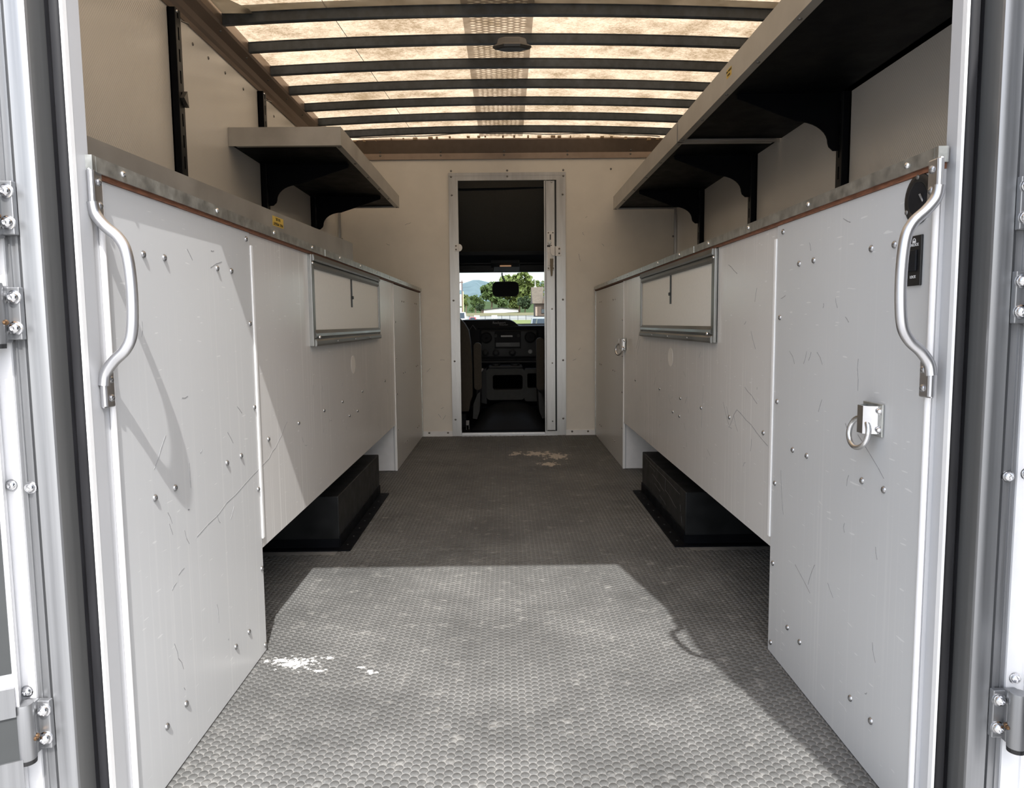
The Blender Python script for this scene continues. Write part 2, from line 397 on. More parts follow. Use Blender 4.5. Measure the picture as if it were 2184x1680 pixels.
# roof: translucent skin, bows, mesh shadow strip
def rz(x): return 2.088 - .030 * ((x - .015) / 1.15) ** 2
def sheet(mb, x0, x1, y0, y1, dz, nx=24, t=.002):
    xs = [x0 + (x1 - x0) * i / nx for i in range(nx + 1)]
    vs = [(x, y, rz(x) + dz + h) for h in (0, t) for y in (y0, y1) for x in xs]; k = nx + 1; fs = []
    for i in range(nx):
        fs += [(i, i + 1, k + i + 1, k + i), (2 * k + i, 3 * k + i, 3 * k + i + 1, 2 * k + i + 1), (i, 2 * k + i, 2 * k + i + 1, i + 1), (k + i, k + i + 1, 3 * k + i + 1, 3 * k + i)]
    fs += [(0, k, 3 * k, 2 * k), (nx, 2 * k + nx, 3 * k + nx, k + nx)]
    return mb.add(vs, fs)
skin = MB(); xs = [-1.2 + 2.43 * i / 24 for i in range(25)]
skin.add([(x, y, rz(x)) for y in (1.03, YB + .03) for x in xs], [(i, i + 1, 26 + i, 25 + i) for i in range(24)])
roof = struct('ceiling', skin, 'roof_skin')
BOWS = [3.117 + .3055 * k for k in range(-6, 7)]
def bow(y):
    mb = MB(); n_ = 26; xs = [-1.122 + 2.274 * i / n_ for i in range(n_ + 1)]
    prof = [(-.016, .043), (-.016, .040), (-.013, .038), (-.011, .004), (-.008, 0), (.008, 0), (.011, .004), (.013, .038), (.016, .040), (.016, .043)]
    k = len(prof); vs = []; fs = []
    for x in xs:
        b = rz(x) - .051
        vs += [(x, y + p_[0], b + p_[1]) for p_ in prof]
    for i in range(n_):
        for j in range(k):
            a = i * k + j; c = i * k + (j + 1) % k; fs.append((a, c, c + k, a + k))
    fs += [tuple(range(k))[::-1], tuple(range(n_ * k, n_ * k + k))]
    return mb.add(vs, fs)
b0 = None
for y in BOWS:
    if b0 is None: b0 = build('roof_bow', bow(y), 'bow_paint', roof); yb0 = y
    else:
        c_ = b0.copy(); COL.objects.link(c_); c_.location = b0.location + Vector((0, y - yb0, 0))
# grey perforated strip under the skin, shaped as the shadow of mesh above
def strip():
    mb = MB(); x0, x1 = -.168, .128; z = -.004
    e = .026; cols = 9; cw = (x1 - x0 - 2 * e) / cols; ph = .0275; y0, y1 = 1.3, 5.24; rows = int((y1 - y0) / ph)
    mb.add([(x0, y0, rz(x0) + z), (x0 + e, y0, rz(x0 + e) + z), (x0 + e, y1, rz(x0 + e) + z), (x0, y1, rz(x0) + z)], [(0, 1, 2, 3)])
    mb.add([(x1 - e, y0, rz(x1 - e) + z), (x1, y0, rz(x1) + z), (x1, y1, rz(x1) + z), (x1 - e, y1, rz(x1 - e) + z)], [(0, 1, 2, 3)])
    zz = rz(0) + z
    for c in range(cols):
        xa = x0 + e + c * cw; xb = xa + cw; off = 0 if c % 2 else ph * .5
        for r in range(rows):
            ya = y0 + r * ph; yb = ya + ph; xm = (xa + xb) / 2; ym = (ya + yb) / 2 + off - ph * .25
            hw = cw * .48; hh = ph * .24
            o4 = [(xa, ya), (xm, ya), (xb, ya), (xb, yb), (xm, yb), (xa, yb)]
            h4 = [(xm - hw, ym), (xm, ym - hh), (xm + hw, ym), (xm + hw * .3, ym + hh), (xm - hw * .3, ym + hh)]
            P_ = [(x, y, zz) for x, y in o4 + h4]
            mb.add(P_, [(0, 1, 7, 6), (1, 2, 8, 7), (2, 3, 8), (3, 9, 8), (3, 4, 9), (4, 10, 9), (4, 5, 10), (5, 6, 10), (5, 0, 6)])
    return mb
build('mesh_shadow_strip', strip(), 'mesh_shadow', roof, 'stuff')
# grey splice tape behind the first bow in view, with a loose flap at its left end
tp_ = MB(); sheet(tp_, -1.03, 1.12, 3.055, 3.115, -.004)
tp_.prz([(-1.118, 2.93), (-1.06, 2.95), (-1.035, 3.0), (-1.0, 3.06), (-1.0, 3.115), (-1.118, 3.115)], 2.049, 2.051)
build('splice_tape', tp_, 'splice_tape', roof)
build('roof_seam', MB().tube([(-.72 + .12 * (y - 2.8) / 2.4, y, rz(-.7) - .002) for y in (1.3, 2.0, 2.8, 3.6, 4.4, 5.2)], .0014, 5), 'bow_paint', roof)
build('edge_wire', MB().tube([(-1.05 + 2.1 * i / 24, 5.13 + .01 * math.sin(i * 1.3), rz(-1.05 + 2.1 * i / 24) - .006 - .010 * abs(math.sin(i * .32))) for i in range(25)], .003, 6), 'bow_paint', roof)
sl = MB()
for i in range(26):
    x = -1.02 + i * .083 + random.uniform(-.03, .03); h = random.uniform(.006, .016)
    sl.box(x, x + random.uniform(.006, .03), 5.215, 5.24, rz(x) - .004 - h, rz(x) - .003)
build('sealant_bead', sl, 'sealant', roof, 'stuff')

# rear frame of the load opening, seen from outside
def rear_frame(nm, m_):
    mx = (lambda x: x) if m_ == 0 else (lambda x: .040 - x)
    z0, z1 = -.12, 1.76; je = 1.116 if m_ == 0 else 1.110
    root = struct(nm, MB().prz([(mx(x), y) for x, y in ((-.686, 1.07), (-.686, 1.038), (-.6805, 1.038), (-.680, 1.036), (-.678, 1.036), (-.6775, 1.038), (-.671, 1.038), (-.6705, 1.0355), (-.6665, 1.0355), (-.666, 1.040), (-.6635, 1.040), (-.663, 1.036), (-.655, 1.0372), (-.649, 1.036), (-.641, 1.037), (-.6375, 1.0385), (-.6365, 1.041), (-.6385, 1.075), (-.6385, 1.090), (-.67, 1.090))], z0, z1).smooth(), 'aluminium_front')
    build('frame_return', MB().box(mx(-.6366), mx(-.6388), 1.0412, 1.0835, z0, z1), 'aluminium_return_shaded', root)  # covers the return face to carry its shade as darker metal
    build('corner_post', MB().box(mx(-.686), mx(-.712), 1.034, 1.08, z0, 2.12), 'white_paint', root)
    build('rubber_seal', MB().prz([(mx(x), y) for x, y in ((-.6385, 1.092), (-.6385, 1.084), (-.6365, 1.082), (-.6345, 1.086), (-.632, 1.083), (-.627, 1.0765), (-.620, 1.0765), (-.615, 1.079), (-.6115, 1.084), (-.611, 1.092))], z0, z1).smooth(), 'rubber', root)
    build('edge_flange', MB().box(mx(-.6115), mx(-.6072), 1.074, 1.084, z0, z1), 'white_edge', root)
    build('inner_jamb', MB().box(mx(-.6115), mx(-.6075), 1.084, je, z0, z1).box(mx(-.6115), mx(-.625), 1.088, je, z0, z1), 'grey_post', root)
    return root, mx
rfL, mL = rear_frame('door_2', 0)
rfR, mR = rear_frame('door_3', 1)
for rf, mx, s_ in ((rfL, mL, 1), (rfR, mR, -1)):
    zs = (.971, .829, .239) if s_ == 1 else (.90, .838, .235)
    if s_ == -1: zs = (.966, .838, .235)
    for zc in zs:
        h = build('hinge', MB().bbox(mx(-.690), mx(-.6635), 1.026, 1.036, zc - .036, zc + .036, .0015).bbox(mx(-.700), mx(-.680), 1.018, 1.034, zc - .040, zc + .038, .003), 'aluminium_front', rf)
        build('barrel', MB().lathe((mx(-.689), 1.010, zc - .041), (0, 0, 1), [(.0118, 0), (.0124, .002), (.0124, .079), (.0118, .082)], 20).smooth(), 'aluminium_front', h)
        build('end_washer', MB().lathe((mx(-.689), 1.010, zc - .047), (0, 0, 1), [(.0118, 0), (.0122, .006)], 20), 'black_plastic', h)
        build('grease_nipple', MB().lathe((mx(-.6795), 1.019, zc - .012), (s_ * .4, -1, 0), [(.004, 0), (.004, .005), (.0028, .006), (.003, .010), (.0015, .012)], 10), 'brass', h)
        for dz in (.022, -.020): fast('bolt', 'bolt', (mx(-.6715), 1.026, zc + dz), (0, -1, 0), h, .95)
    for x, z in ((-.6985, .589), (-.6735, .585), (-.6985, .286)):
        fast('bolt', 'bolt', (mx(x), 1.0345 if x < -.69 else 1.036, z), (0, -1, 0), rf, .85)
# rear wall panels and header around the opening
struct('wall_back', MB().box(-1.225, -.712, 1.03, 1.07, -.12, 2.12).box(.752, 1.245, 1.03, 1.07, -.12, 2.12).box(-.712, .752, 1.03, 1.09, 1.694, 2.12), 'white_paint')
# the two rear doors stand open, square to the body
for nm, hx, hy, ang, sd_ in (('door_4', -.6885, 1.000, 208, 1), ('door_5', .754, 1.000, 270, -1)):
    U = Vector((math.cos(math.radians(ang)), math.sin(math.radians(ang)), 0))      # from the hinge to the free edge
    N_ = Vector((-U.y, U.x, 0)) * -sd_                                                # outward, away from the inner skin
    H = Vector((hx, hy, 0))
    def leaf(u0, u1, n0, n1, z0, z1):
        c = [H + U * u + N_ * q for u, q in ((u0, n0), (u1, n0), (u1, n1), (u0, n1))]
        return MB().prz([(q.x, q.y) for q in c], z0, z1)
    d_ = struct(nm, leaf(0, .61, .002, .036, .12, 1.70), 'white_paint')
    build('inner_skin', leaf(.006, .58, .000, .002, .33, 1.66), 'door_grey', d_)
    build('bottom_rail', leaf(0, .61, -.003, .002, .12, .203), 'aluminium_front', d_)
    build('cross_rail', leaf(.004, .60, -.004, .002, .268, .310), 'aluminium_front', d_)
    build('lower_skin', leaf(.004, .60, .000, .002, .203, .268), 'door_grey', d_)

# ================================================================== doorway in the bulkhead
yf = YB - .008
dr = struct('door_1', MB().box(-.391, .427, yf, YB, dz1, 1.853), 'aluminium_frame')
build('frame_ridge', MB().box(-.391, .427, yf - .0025, yf, 1.832, 1.836), 'aluminium_frame', dr)
for xa, xb, ridge in ((-.391, -.326, -.366), (.362, .427, .392)):
    pst = build('frame_post', MB().box(xa, xb, yf, YB + .03, .0, dz1), 'aluminium_frame', dr)
    build('ridge', MB().box(ridge - .002, ridge + .002, yf - .0025, yf, .0, dz1).box(xa, xa + .003, yf - .002, yf, 0, dz1), 'aluminium_frame', pst)
    for z in (1.70, .97, .54, .12): fast('dull_bolt', 'bolt', ((xa + xb) / 2 - .01 * (1 if xa < 0 else -1.2), yf, z), (0, -1, 0), pst)
for x in (-.372, .02, .412): fast('dull_bolt', 'bolt', (x, yf, 1.826), (0, -1, 0), dr)
sd = build('sliding_door_stile', MB().box(.293, .350, YB + .002, YB + .034, .035, dz1 - .004), 'aluminium_frame', dr)
build('stile_ridge', MB().box(.316, .319, YB, YB + .003, .035, dz1 - .004), 'aluminium_frame', sd)
build('edge_channel', MB().box(.276, .284, YB - .004, YB + .034, .005, dz1 - .004).box(.288, .292, YB - .002, YB + .034, .005, dz1), 'aluminium_frame', dr)
build('channel_gap', MB().box(.284, .293, YB + .012, YB + .034, .005, dz1).box(.350, .362, YB + .012, YB + .034, .005, dz1), 'black_plastic', dr)
for z in (1.785, .905, .52, .10): fast('rivet', 'screw', (.330, YB + .002, z), (0, -1, 0), sd, .9)
lk = build('lock_plate', MB().box(.296, .345, YB - .008, YB + .004, 1.30, 1.447).box(.296, .345, YB - .008, YB + .004, 1.176, 1.205).box(.299, .342, YB - .006, YB + .004, 1.21, 1.30), 'white_paint', dr)
build('lock_slot', MB().box(.315, .323, YB - .0092, YB - .006, 1.388, 1.425).box(.296, .330, YB - .0092, YB - .006, 1.338, 1.351), 'black_plastic', lk)
build('lock_cylinder', MB().lathe((.312, YB - .008, 1.368), (0, -1, 0), [(.0125, 0), (.0125, .006), (.010, .008), (.001, .008)], 14), 'galvanised', lk)
build('latch_hook', MB().prism([(.318, 1.345), (.350, 1.345), (.350, 1.277), (.334, 1.277), (.324, 1.288), (.318, 1.305)], lambda x, z: (x, YB - .020, z), lambda x, z: (x, YB - .012, z)), 'white_paint', lk)
build('latch_lever', MB().prism([(.315, 1.255), (.338, 1.255), (.336, 1.19), (.331, 1.135), (.321, 1.135), (.317, 1.19)], lambda x, z: (x, YB - .032, z), lambda x, z: (x, YB - .020, z)), 'headliner', lk)
for x, z in ((.305, 1.437), (.337, 1.437), (.305, 1.19), (.339, 1.19)): fast('dull_bolt', 'screw', (x, YB - .008, z), (0, -1, 0), lk, .7)
kp = build('keeper_plate', MB().box(.354, .392, YB - .014, YB - .008, 1.275, 1.342), 'white_paint', dr)
for z in (1.293, 1.325): fast('dull_bolt', 'screw', (.381, YB - .014, z), (0, -1, 0), kp, .9)
c1 = build('catch_plate', MB().box(-.354, -.328, YB - .013, YB - .008, 1.315, 1.362), 'white_paint', dr)
build('catch_disc', MB().prism([(-.326 + .028 * math.cos(a) * .9, 1.338 + .026 * math.sin(a)) for a in [math.pi * (-.5 + i / 12) for i in range(13)]], lambda x, z: (x, YB - .018, z), lambda x, z: (x, YB - .012, z)), 'white_paint', c1)
for z in (1.326, 1.351): fast('dull_bolt', 'screw', (-.345, YB - .013, z), (0, -1, 0), c1, .8)
th = build('threshold', MB().box(-.326, .362, YB - .020, YB + .06, -.002, .006).box(-.326, .276, YB + .03, YB + .036, .006, .018).box(.276, .362, YB - .010, YB, 0, .030), 'aluminium_frame', dr)
for x in (-.12, .12): fast('dull_bolt', 'screw', (x, YB - .020, .002), (0, -1, 0), th, .5)

# ================================================================== cabinets
def side_cabinets(left):
    s = 1 if left else -1                       # direction of the aisle
    x = XL if left else XR                      # cabinet face
    wall = WL + .001 if left else WR - .001
    dy = 0 if left else -.035
    side = 'left' if left else 'right'
    X = lambda d: x + s * d                     # d metres out from the face
    N = (s, 0, 0)
    def rivets(par, pts, dd=0., sc=1.):
        for y, z in pts: fast('rivet', 'rivet', (X(dd), y, z), N, par, sc)
    PZ = 1.028
    yb0 = 1.141 if left else 1.113
    y1, y2, y3, y4 = (1.118 if left else 1.107), 1.792 + dy, 4.045 + dy * .3, YB - .003
    # --- near cabinet
    c1 = thing('base_cabinet', ((x + wall) / 2, (y1 + y2) / 2, 0), f'white floor-standing cabinet at the rear opening on the {side} side, below the grab handle', 'cabinet')
    fp = build('front_panel', MB().box(X(0), X(-.02), yb0 - .001, y2, .003, PZ), 'cabinet_white', c1)
    build('near_stile', MB().box(X(-.004), X(-.02), y1, yb0 - .001, .003, PZ), 'grey_post', c1)
    build('corner_bead', MB().prz([(X(.0045 * math.cos(a)), yb0 + .0055 * math.sin(a)) for a in [2 * math.pi * i / 12 for i in range(12)]], .003, PZ - .002).smooth(), 'white_paint', c1)
    build('side_panel', MB().box(X(-.02), wall, y2 - .02, y2, .003, PZ), 'cabinet_white', c1)
    build('end_panel', MB().box(X(-.02), wall, y1, y1 + .012, .003, PZ), 'white_paint', c1)
    if left:
        pts = [(1.265, .930), (1.342, .931), (1.585, .930), (1.666, .930), (1.769, 1.011), (1.772, .814), (1.777, .614), (1.780, .413), (1.589, .514), (1.675, .514), (1.336, .516), (1.258, .516), (1.781, .214), (1.675, .098), (1.591, .100), (1.783, .018), (1.334, .105), (1.255, .105)]
    else:
        pts = [(1.722, 1.011), (1.623, .931), (1.547, .932), (1.304, .932), (1.227, .931), (1.729, .816), (1.734, .619), (1.736, .423), (1.632, .521), (1.554, .522), (1.308, .521), (1.231, .522), (1.736, .227), (1.635, .109), (1.564, .106), (1.738, .028), (1.323, .104), (1.245, .103)]
    rivets(fp, pts)
    build('seam_strip', MB().bbox(X(.003), X(-.012), y2 + .002, y2 + .016, .285, 1.000, .002), 'white_edge', c1)
    # --- middle cabinet, open underneath over the wheel box
    c2 = thing('wall_cabinet', ((x + wall) / 2, (y2 + y3) / 2, .26), f'long scuffed white cabinet raised over the {side} wheel box, with a framed hatch', 'cabinet')
    fp = build('front_panel', MB().box(X(-.003), X(-.02), y2 + .005, y3 - .004, .26, PZ), 'cabinet_grey', c2)
    build('bottom_panel', MB().box(X(-.02), wall, y2 + .002, y3 - .004, .26, .275), 'cabinet_white', c2)
    pts = [(1.881, .520), (2.159, .524), (2.464, .525), (2.744, .525), (3.126, .528), (2.859, .458), (3.015, .458), (3.714, .526)] if left else \
          [(1.831, .530), (2.114, .533), (2.424, .525), (2.716, .527), (3.087, .529), (2.728, .459), (2.837, .462), (3.67, .52)]
    rivets(fp, pts, -.003)
    yo = 2.957 if left else 2.889; zo = .650 if left else .670
    build('oval_patch', MB().prism([(yo + .042 * math.cos(a), zo + .036 * math.sin(a)) for a in [2 * math.pi * i / 28 for i in range(28)]], lambda a, b: (X(-.004), a, b), lambda a, b: (X(-.0022), a, b)), 'patch_pale', c2)['label'] = 'pale oval patch'
    ha, hb = 2.320 + dy * 2, 3.560 + dy * 2
    h = build('hatch', MB().box(X(-.005), X(.0005), ha, hb, .745, 1.0275), 'hatch_metal', c2)
    build('hatch_panel', MB().box(X(-.004), X(.0018), ha + .055, hb - .020, .792, 1.000), 'hatch_white', h)
    build('side_rail', MB().bbox(X(-.004), X(.009), ha, ha + .022, .742, 1.0275, .002).bbox(X(-.004), X(.0045), ha + .026, ha + .05, .765, 1.005, .0015), 'hatch_metal', h)
    build('side_rail', MB().bbox(X(-.004), X(.009), hb - .018, hb, .742, 1.0275, .002), 'hatch_metal', h)
    bt = build('bottom_rail', MB().prism([(X(.0005), .742), (X(.013), .742), (X(.014), .748), (X(.014), .758), (X(.009), .764), (X(.0005), .764)], lambda a, b: (a, ha + .018, b), lambda a, b: (a, hb - .01, b)).prism([(X(.0005), .768), (X(.009), .768), (X(.011), .773), (X(.010), .782), (X(.0045), .793), (X(.0005), .793)], lambda a, b: (a, ha + .03, b), lambda a, b: (a, hb - .016, b)), 'hatch_metal', h)
    build('top_rail', MB().prism([(X(.0005), 1.010), (X(.012), 1.008), (X(.014), 1.014), (X(.012), 1.0275), (X(.0005), 1.0275)], lambda a, b: (a, ha + .018, b), lambda a, b: (a, hb - .01, b)).prism([(X(.0005), .986), (X(.006), .986), (X(.009), .994), (X(.008), 1.003), (X(.0005), 1.003)], lambda a, b: (a, ha + .03, b), lambda a, b: (a, hb - .016, b)), 'hatch_metal', h)
    fast('screw', 'screw', (X(.014), ha + .055, .770), N, h, 1.1); fast('screw', 'screw', (X(.010), ha + .012, 1.0), N, h, .9)
    for q in (.25, .5, .75): fast('rivet', 'rivet', (X(.014), ha + (hb - ha) * q, .752), N, bt, .6)
    ym = 2.938 if left else 2.872
    build('pull_strap', MB().bbox(X(.0015), X(.0055), ym - .009, ym + .009, .876, .985, .0016).bbox(X(.0015), X(.009), ym - .001, ym + .018, .908, .920, .002), 'black_plastic', h)['label'] = 'dark vertical pull latch with a small lug'
    # --- far cabinet
    c3 = thing('base_cabinet', ((x + wall) / 2, (y3 + y4) / 2, 0), f'white floor-standing cabinet in the far {side} corner against the bulkhead', 'cabinet')
    fp = build('front_panel', MB().box(X(0), X(-.018), y3, y4 - .002, .003, PZ - .004), 'cabinet_white', c3)
    build('side_panel', MB().box(X(-.018), wall, y3, y3 + .018, .003, PZ - .004), 'white_paint', c3)
    build('edge_strip', MB().box(X(.002), X(-.01), y3 - .006, y3, .003, PZ), 'white_edge', c3)
    build('corner_angle', MB().box(X(.004), X(0), y4 - .022, y4 - .002, .003, PZ), 'galvanised', c3)
    o_ = 0 if left else -.03
    for z in (.94, .522, .106):
        rivets(fp, [(4.37 + o_, z), (4.45 + o_, z), (4.99 + o_, z + .003), (5.07 + o_, z + .003)], 0, .8)
    rivets(fp, [(4.10 + o_, q) for q in (.82, .623, .423, .223)], 0, .8)
    # --- countertop
    ct = thing('countertop', ((x + wall) / 2, 3.2, 1.033), f'{side} countertop with galvanised edge trim and a bare plywood edge', 'countertop')
    build('board', MB().box(X(.004), wall, y1, y4, 1.0286, 1.045), 'plywood_edge', ct)
    build('metal_top', MB().box(X(.006), wall, y1, y4, 1.045, 1.0475), 'galvanised', ct)
    et = build('edge_trim', MB().box(X(.006), X(.0095), y1, 2.50, 1.0355, 1.058).box(X(.006), X(.0105), 2.50, y4, 1.0355, 1.0575), 'galvanised', ct)
    build('end_cap', MB().box(X(.0093), X(-.006), y1 - .010, y1 - .0002, 1.036, 1.0585), 'galvanised', ct)
    for k in range(11):
        y = 1.195 + dy * .4 + k * .38 if k < 10 else 5.25
        fast('screw', 'screw', (X(.0095 if y < 2.5 else .0105), y, 1.0475), N, et, 1.05 if k < 6 else .8)
    # --- scuff marks: thin marks of rubbed-off shoe black and deep scratches on the panels
    return c1, c2, c3
cabs_L = side_cabinets(True)
cabs_R = side_cabinets(False)

def marks(parent, x, s, segs, w, mat, name):
    mb = MB()
    for pts in segs:
        for (ya, za), (yb, zb) in zip(pts, pts[1:]):
            d = math.hypot(yb - ya, zb - za) or 1; ny, nz = -(zb - za) / d * w, (yb - ya) / d * w
            mb.prism([(ya - ny, za - nz), (yb - ny * .6, zb - nz * .6), (yb + ny * .6, zb + nz * .6), (ya + ny, za + nz)], lambda a, b: (x - s * .0004, a, b), lambda a, b: (x + s * .00035, a, b))
    o = build(name, mb, mat, parent, 'stuff'); return o
def wander(y, z, dy_, dz_, k=5, j=.004):
    return [(y + dy_ * i / k + random.uniform(-j, j), z + dz_ * i / k + random.uniform(-j, j)) for i in range(k + 1)]
random.seed(3)
dk = [wander(1.42, .40, .37, .062, 7, .003), wander(1.31, .615, -.05, -.05, 3, .002), wander(1.50, .235, .004, -.045, 4, .002), wander(1.30, .235, .03, -.06, 4, .003), wander(1.55, .93, .06, .012, 4, .004), wander(1.60, .58, .03, -.03, 2, .001), wander(1.40, .55, .002, -.05, 3, .001)]
dk += [wander(random.uniform(1.2, 1.75), random.uniform(.08, 1.0), random.uniform(-.03, .03), random.uniform(-.03, .03), 2, .003) for _ in range(16)]
marks(cabs_L[0], XL, 1, dk, .0009, 'print_grey', 'scuff_marks')
marks(cabs_L[1], XL - .003, 1, [wander(1.81, .455, .13, .035, 4, .003), wander(1.94, .49, .11, .055, 4, .003)] + [wander(random.uniform(1.85, 3.9), random.uniform(.32, .7), random.uniform(-.03, .03), random.uniform(-.03, .03), 2, .003) for _ in range(26)], .0011, 'print_grey', 'scuff_marks')
random.seed(5)
marks(cabs_R[0], XR, -1, [wander(1.33, .60, -.10, -.06, 4, .003), wander(1.60, .27, -.08, -.035, 3, .002), wander(1.70, .46, -.02, -.10, 4, .002), wander(1.34, .74, -.004, -.06, 3, .002), wander(1.50, .30, .03, -.05, 3, .002)] + [wander(random.uniform(1.2, 1.7), random.uniform(.08, 1.0), random.uniform(-.03, .03), random.uniform(-.03, .03), 2, .003) for _ in range(18)], .0009, 'print_grey', 'scuff_marks')
marks(cabs_R[1], XR + .003, -1, [wander(1.80, .505, .25, .06, 6, .003), wander(2.05, .56, .06, -.05, 3, .003), wander(2.12, .51, .06, .06, 3, .003), wander(2.07, .94, .08, .03, 3, .002), wander(2.4, .6, .02, -.14, 4, .003), wander(3.55, .77, .10, -.09, 4, .004), wander(3.55, .73, .08, -.08, 4, .004), wander(1.88, .60, .10, .03, 4, .006)] + [wander(random.uniform(1.85, 3.9), random.uniform(.32, .9), random.uniform(-.04, .04), random.uniform(-.04, .04), 2, .003) for _ in range(34)], .0011, 'print_grey', 'scuff_marks')

def wall_marks(parent, segs, w, mat):
    mb = MB()
    for pts in segs:
        for (xa, za), (xb, zb) in zip(pts, pts[1:]):
            d = math.hypot(xb - xa, zb - za) or 1; nx, nz = -(zb - za) / d * w, (xb - xa) / d * w
            mb.prism([(xa - nx, za - nz), (xb - nx * .6, zb - nz * .6), (xb + nx * .6, zb + nz * .6), (xa + nx, za + nz)], lambda a, b: (a, YB - .0004, b), lambda a, b: (a, YB + .0003, b))
    build('scuff_marks', mb, mat, parent, 'stuff')
random.seed(9)
wm = [wander(-.44, .83, .05, -.015, 4, .004), wander(-.42, .80, .03, -.03, 3, .004), wander(-.46, .12 + .0, .02, .03, 2, .002), wander(-.47, .55, .03, .0, 2, .003), wander(.52, 1.29, .01, -.05, 3, .002), wander(-.70, 1.50, .04, .02, 3, .004)]
for _ in range(22):
    sgn = random.choice((-1, 1)); wm.append(wander(sgn * random.uniform(.45, .95), random.uniform(.1, 1.85), random.uniform(-.03, .03), random.uniform(-.03, .03), 2, .003))
wm = [q for q in wm if min(abs(x) for x, _ in q) > .43]
wall_marks(bk, wm, .0014, 'print_grey')

# ================================================================== wheel boxes
def wheel_box(left):
    s = 1 if left else -1; xf = -.612 if left else .645; wall = WL + .001 if left else WR - .001
    ya, yb, zt = 2.635, 3.490, .192
    t = thing('wheel_box', ((xf + wall) / 2, (ya + yb) / 2, 0), f'black steel wheel box under the {"left" if left else "right"} cabinets' + ('' if left else ', scratched pale along its side'), 'wheel box')
    build('housing', MB().bbox(xf, wall, ya, yb, .003, zt, .003), 'black_steel', t)
    X = lambda d: xf + s * d
    fl = build('base_flange', MB().box(X(0), X(.045), ya - .035, yb + .005, 0, .0045).box(X(0), wall, ya - .035, ya, 0, .0045).box(X(0), X(.004), ya - .001, yb + .002, .0045, .045).box(X(0), wall, ya - .004, ya, .0045, .035), 'black_paint', t)
    for k in range(8): fast('black_bolt', 'screw', (X(.022), ya + .03 + k * .11, .0045), (0, 0, 1), fl, .6)
    if not left:
        o = marks(t, xf, -1, [wander(3.40, .178, -.68, -.012, 9, .002), wander(3.32, .16, -.13, -.004, 4, .002), wander(3.25, .135, -.25, -.02, 5, .003), wander(3.20, .10, -.12, -.005, 3, .002), wander(3.1, .075, -.13, -.01, 4, .003), wander(2.98, .17, .0, -.045, 2, .001), wander(2.98, .125, -.2, -.03, 5, .004), wander(2.72, .125, -.012, -.02, 3, .003), wander(2.70, .085, -.015, -.03, 3, .003)], .0010, 'silver_plastic', 'scratches')
wheel_box(True); wheel_box(False)

# ================================================================== wall uprights, shelves and brackets
def upright(xx, s, y, z0, z1, label):
    t = thing('slotted_upright', (xx, y, z0), label, 'upright', None)
    d, w_ = .030, .044
    build('channel', MB().box(xx + s * .001, xx + s * (d - .002), y - w_ / 2, y - w_ / 2 + .003, z0, z1).box(xx + s * .001, xx + s * (d - .002), y + w_ / 2 - .003, y + w_ / 2, z0, z1).box(xx + s * .001, xx + s * .006, y - w_ / 2, y + w_ / 2, z0, z1), 'black_paint', t)
    fr = MB(); fr.box(xx + s * (d - .002), xx + s * d, y - w_ / 2, y - .005, z0, z1).box(xx + s * (d - .002), xx + s * d, y + .005, y + w_ / 2, z0, z1)
    z = z0
    while z < z1:
        fr.box(xx + s * (d - .002), xx + s * d, y - .005, y + .005, z, min(z + .03, z1)); z += .075
    build('slotted_face', fr, 'black_steel', t)
    return t
lab = {0: 'nearest', 1: 'second', 2: 'farthest'}
for i, y in enumerate((2.775, 3.735, 4.665)):
    t = upright(WL, 1, y, 1.048, 1.935, ('tall black slotted upright on the bare left wall, no shelf bracket on it', 'black slotted upright on the left wall behind the near end of the left shelf', 'black slotted upright under the far end of the left shelf')[i])
    if i == 0:
        build('clip', MB().prism([(2.76, 1.625), (2.79, 1.655), (2.80, 1.60)], lambda a, b: (WL + .030, a, b), lambda a, b: (WL + .045, a, b)), 'dull_bolt', t)['label'] = 'small bent metal clip'
    if i < 2: fast('screw', 'screw', (WL + .030, y - .008, 1.925), (1, 0, 0), t, 1.2); build('top_pin', MB().tube([(WL + .03, y + .03, 1.905), (WL + .045, y + .055, 1.905)], .003, 6), 'dull_bolt', t)
for i, y in enumerate((2.675, 3.640, 4.590)):
    upright(WR, -1, y, 1.048, 1.935, ('black slotted upright under the near right shelf, nearest the rear opening', 'black slotted upright under the near end of the far right shelf', 'black slotted upright under the far end of the far right shelf, by the bulkhead')[i])

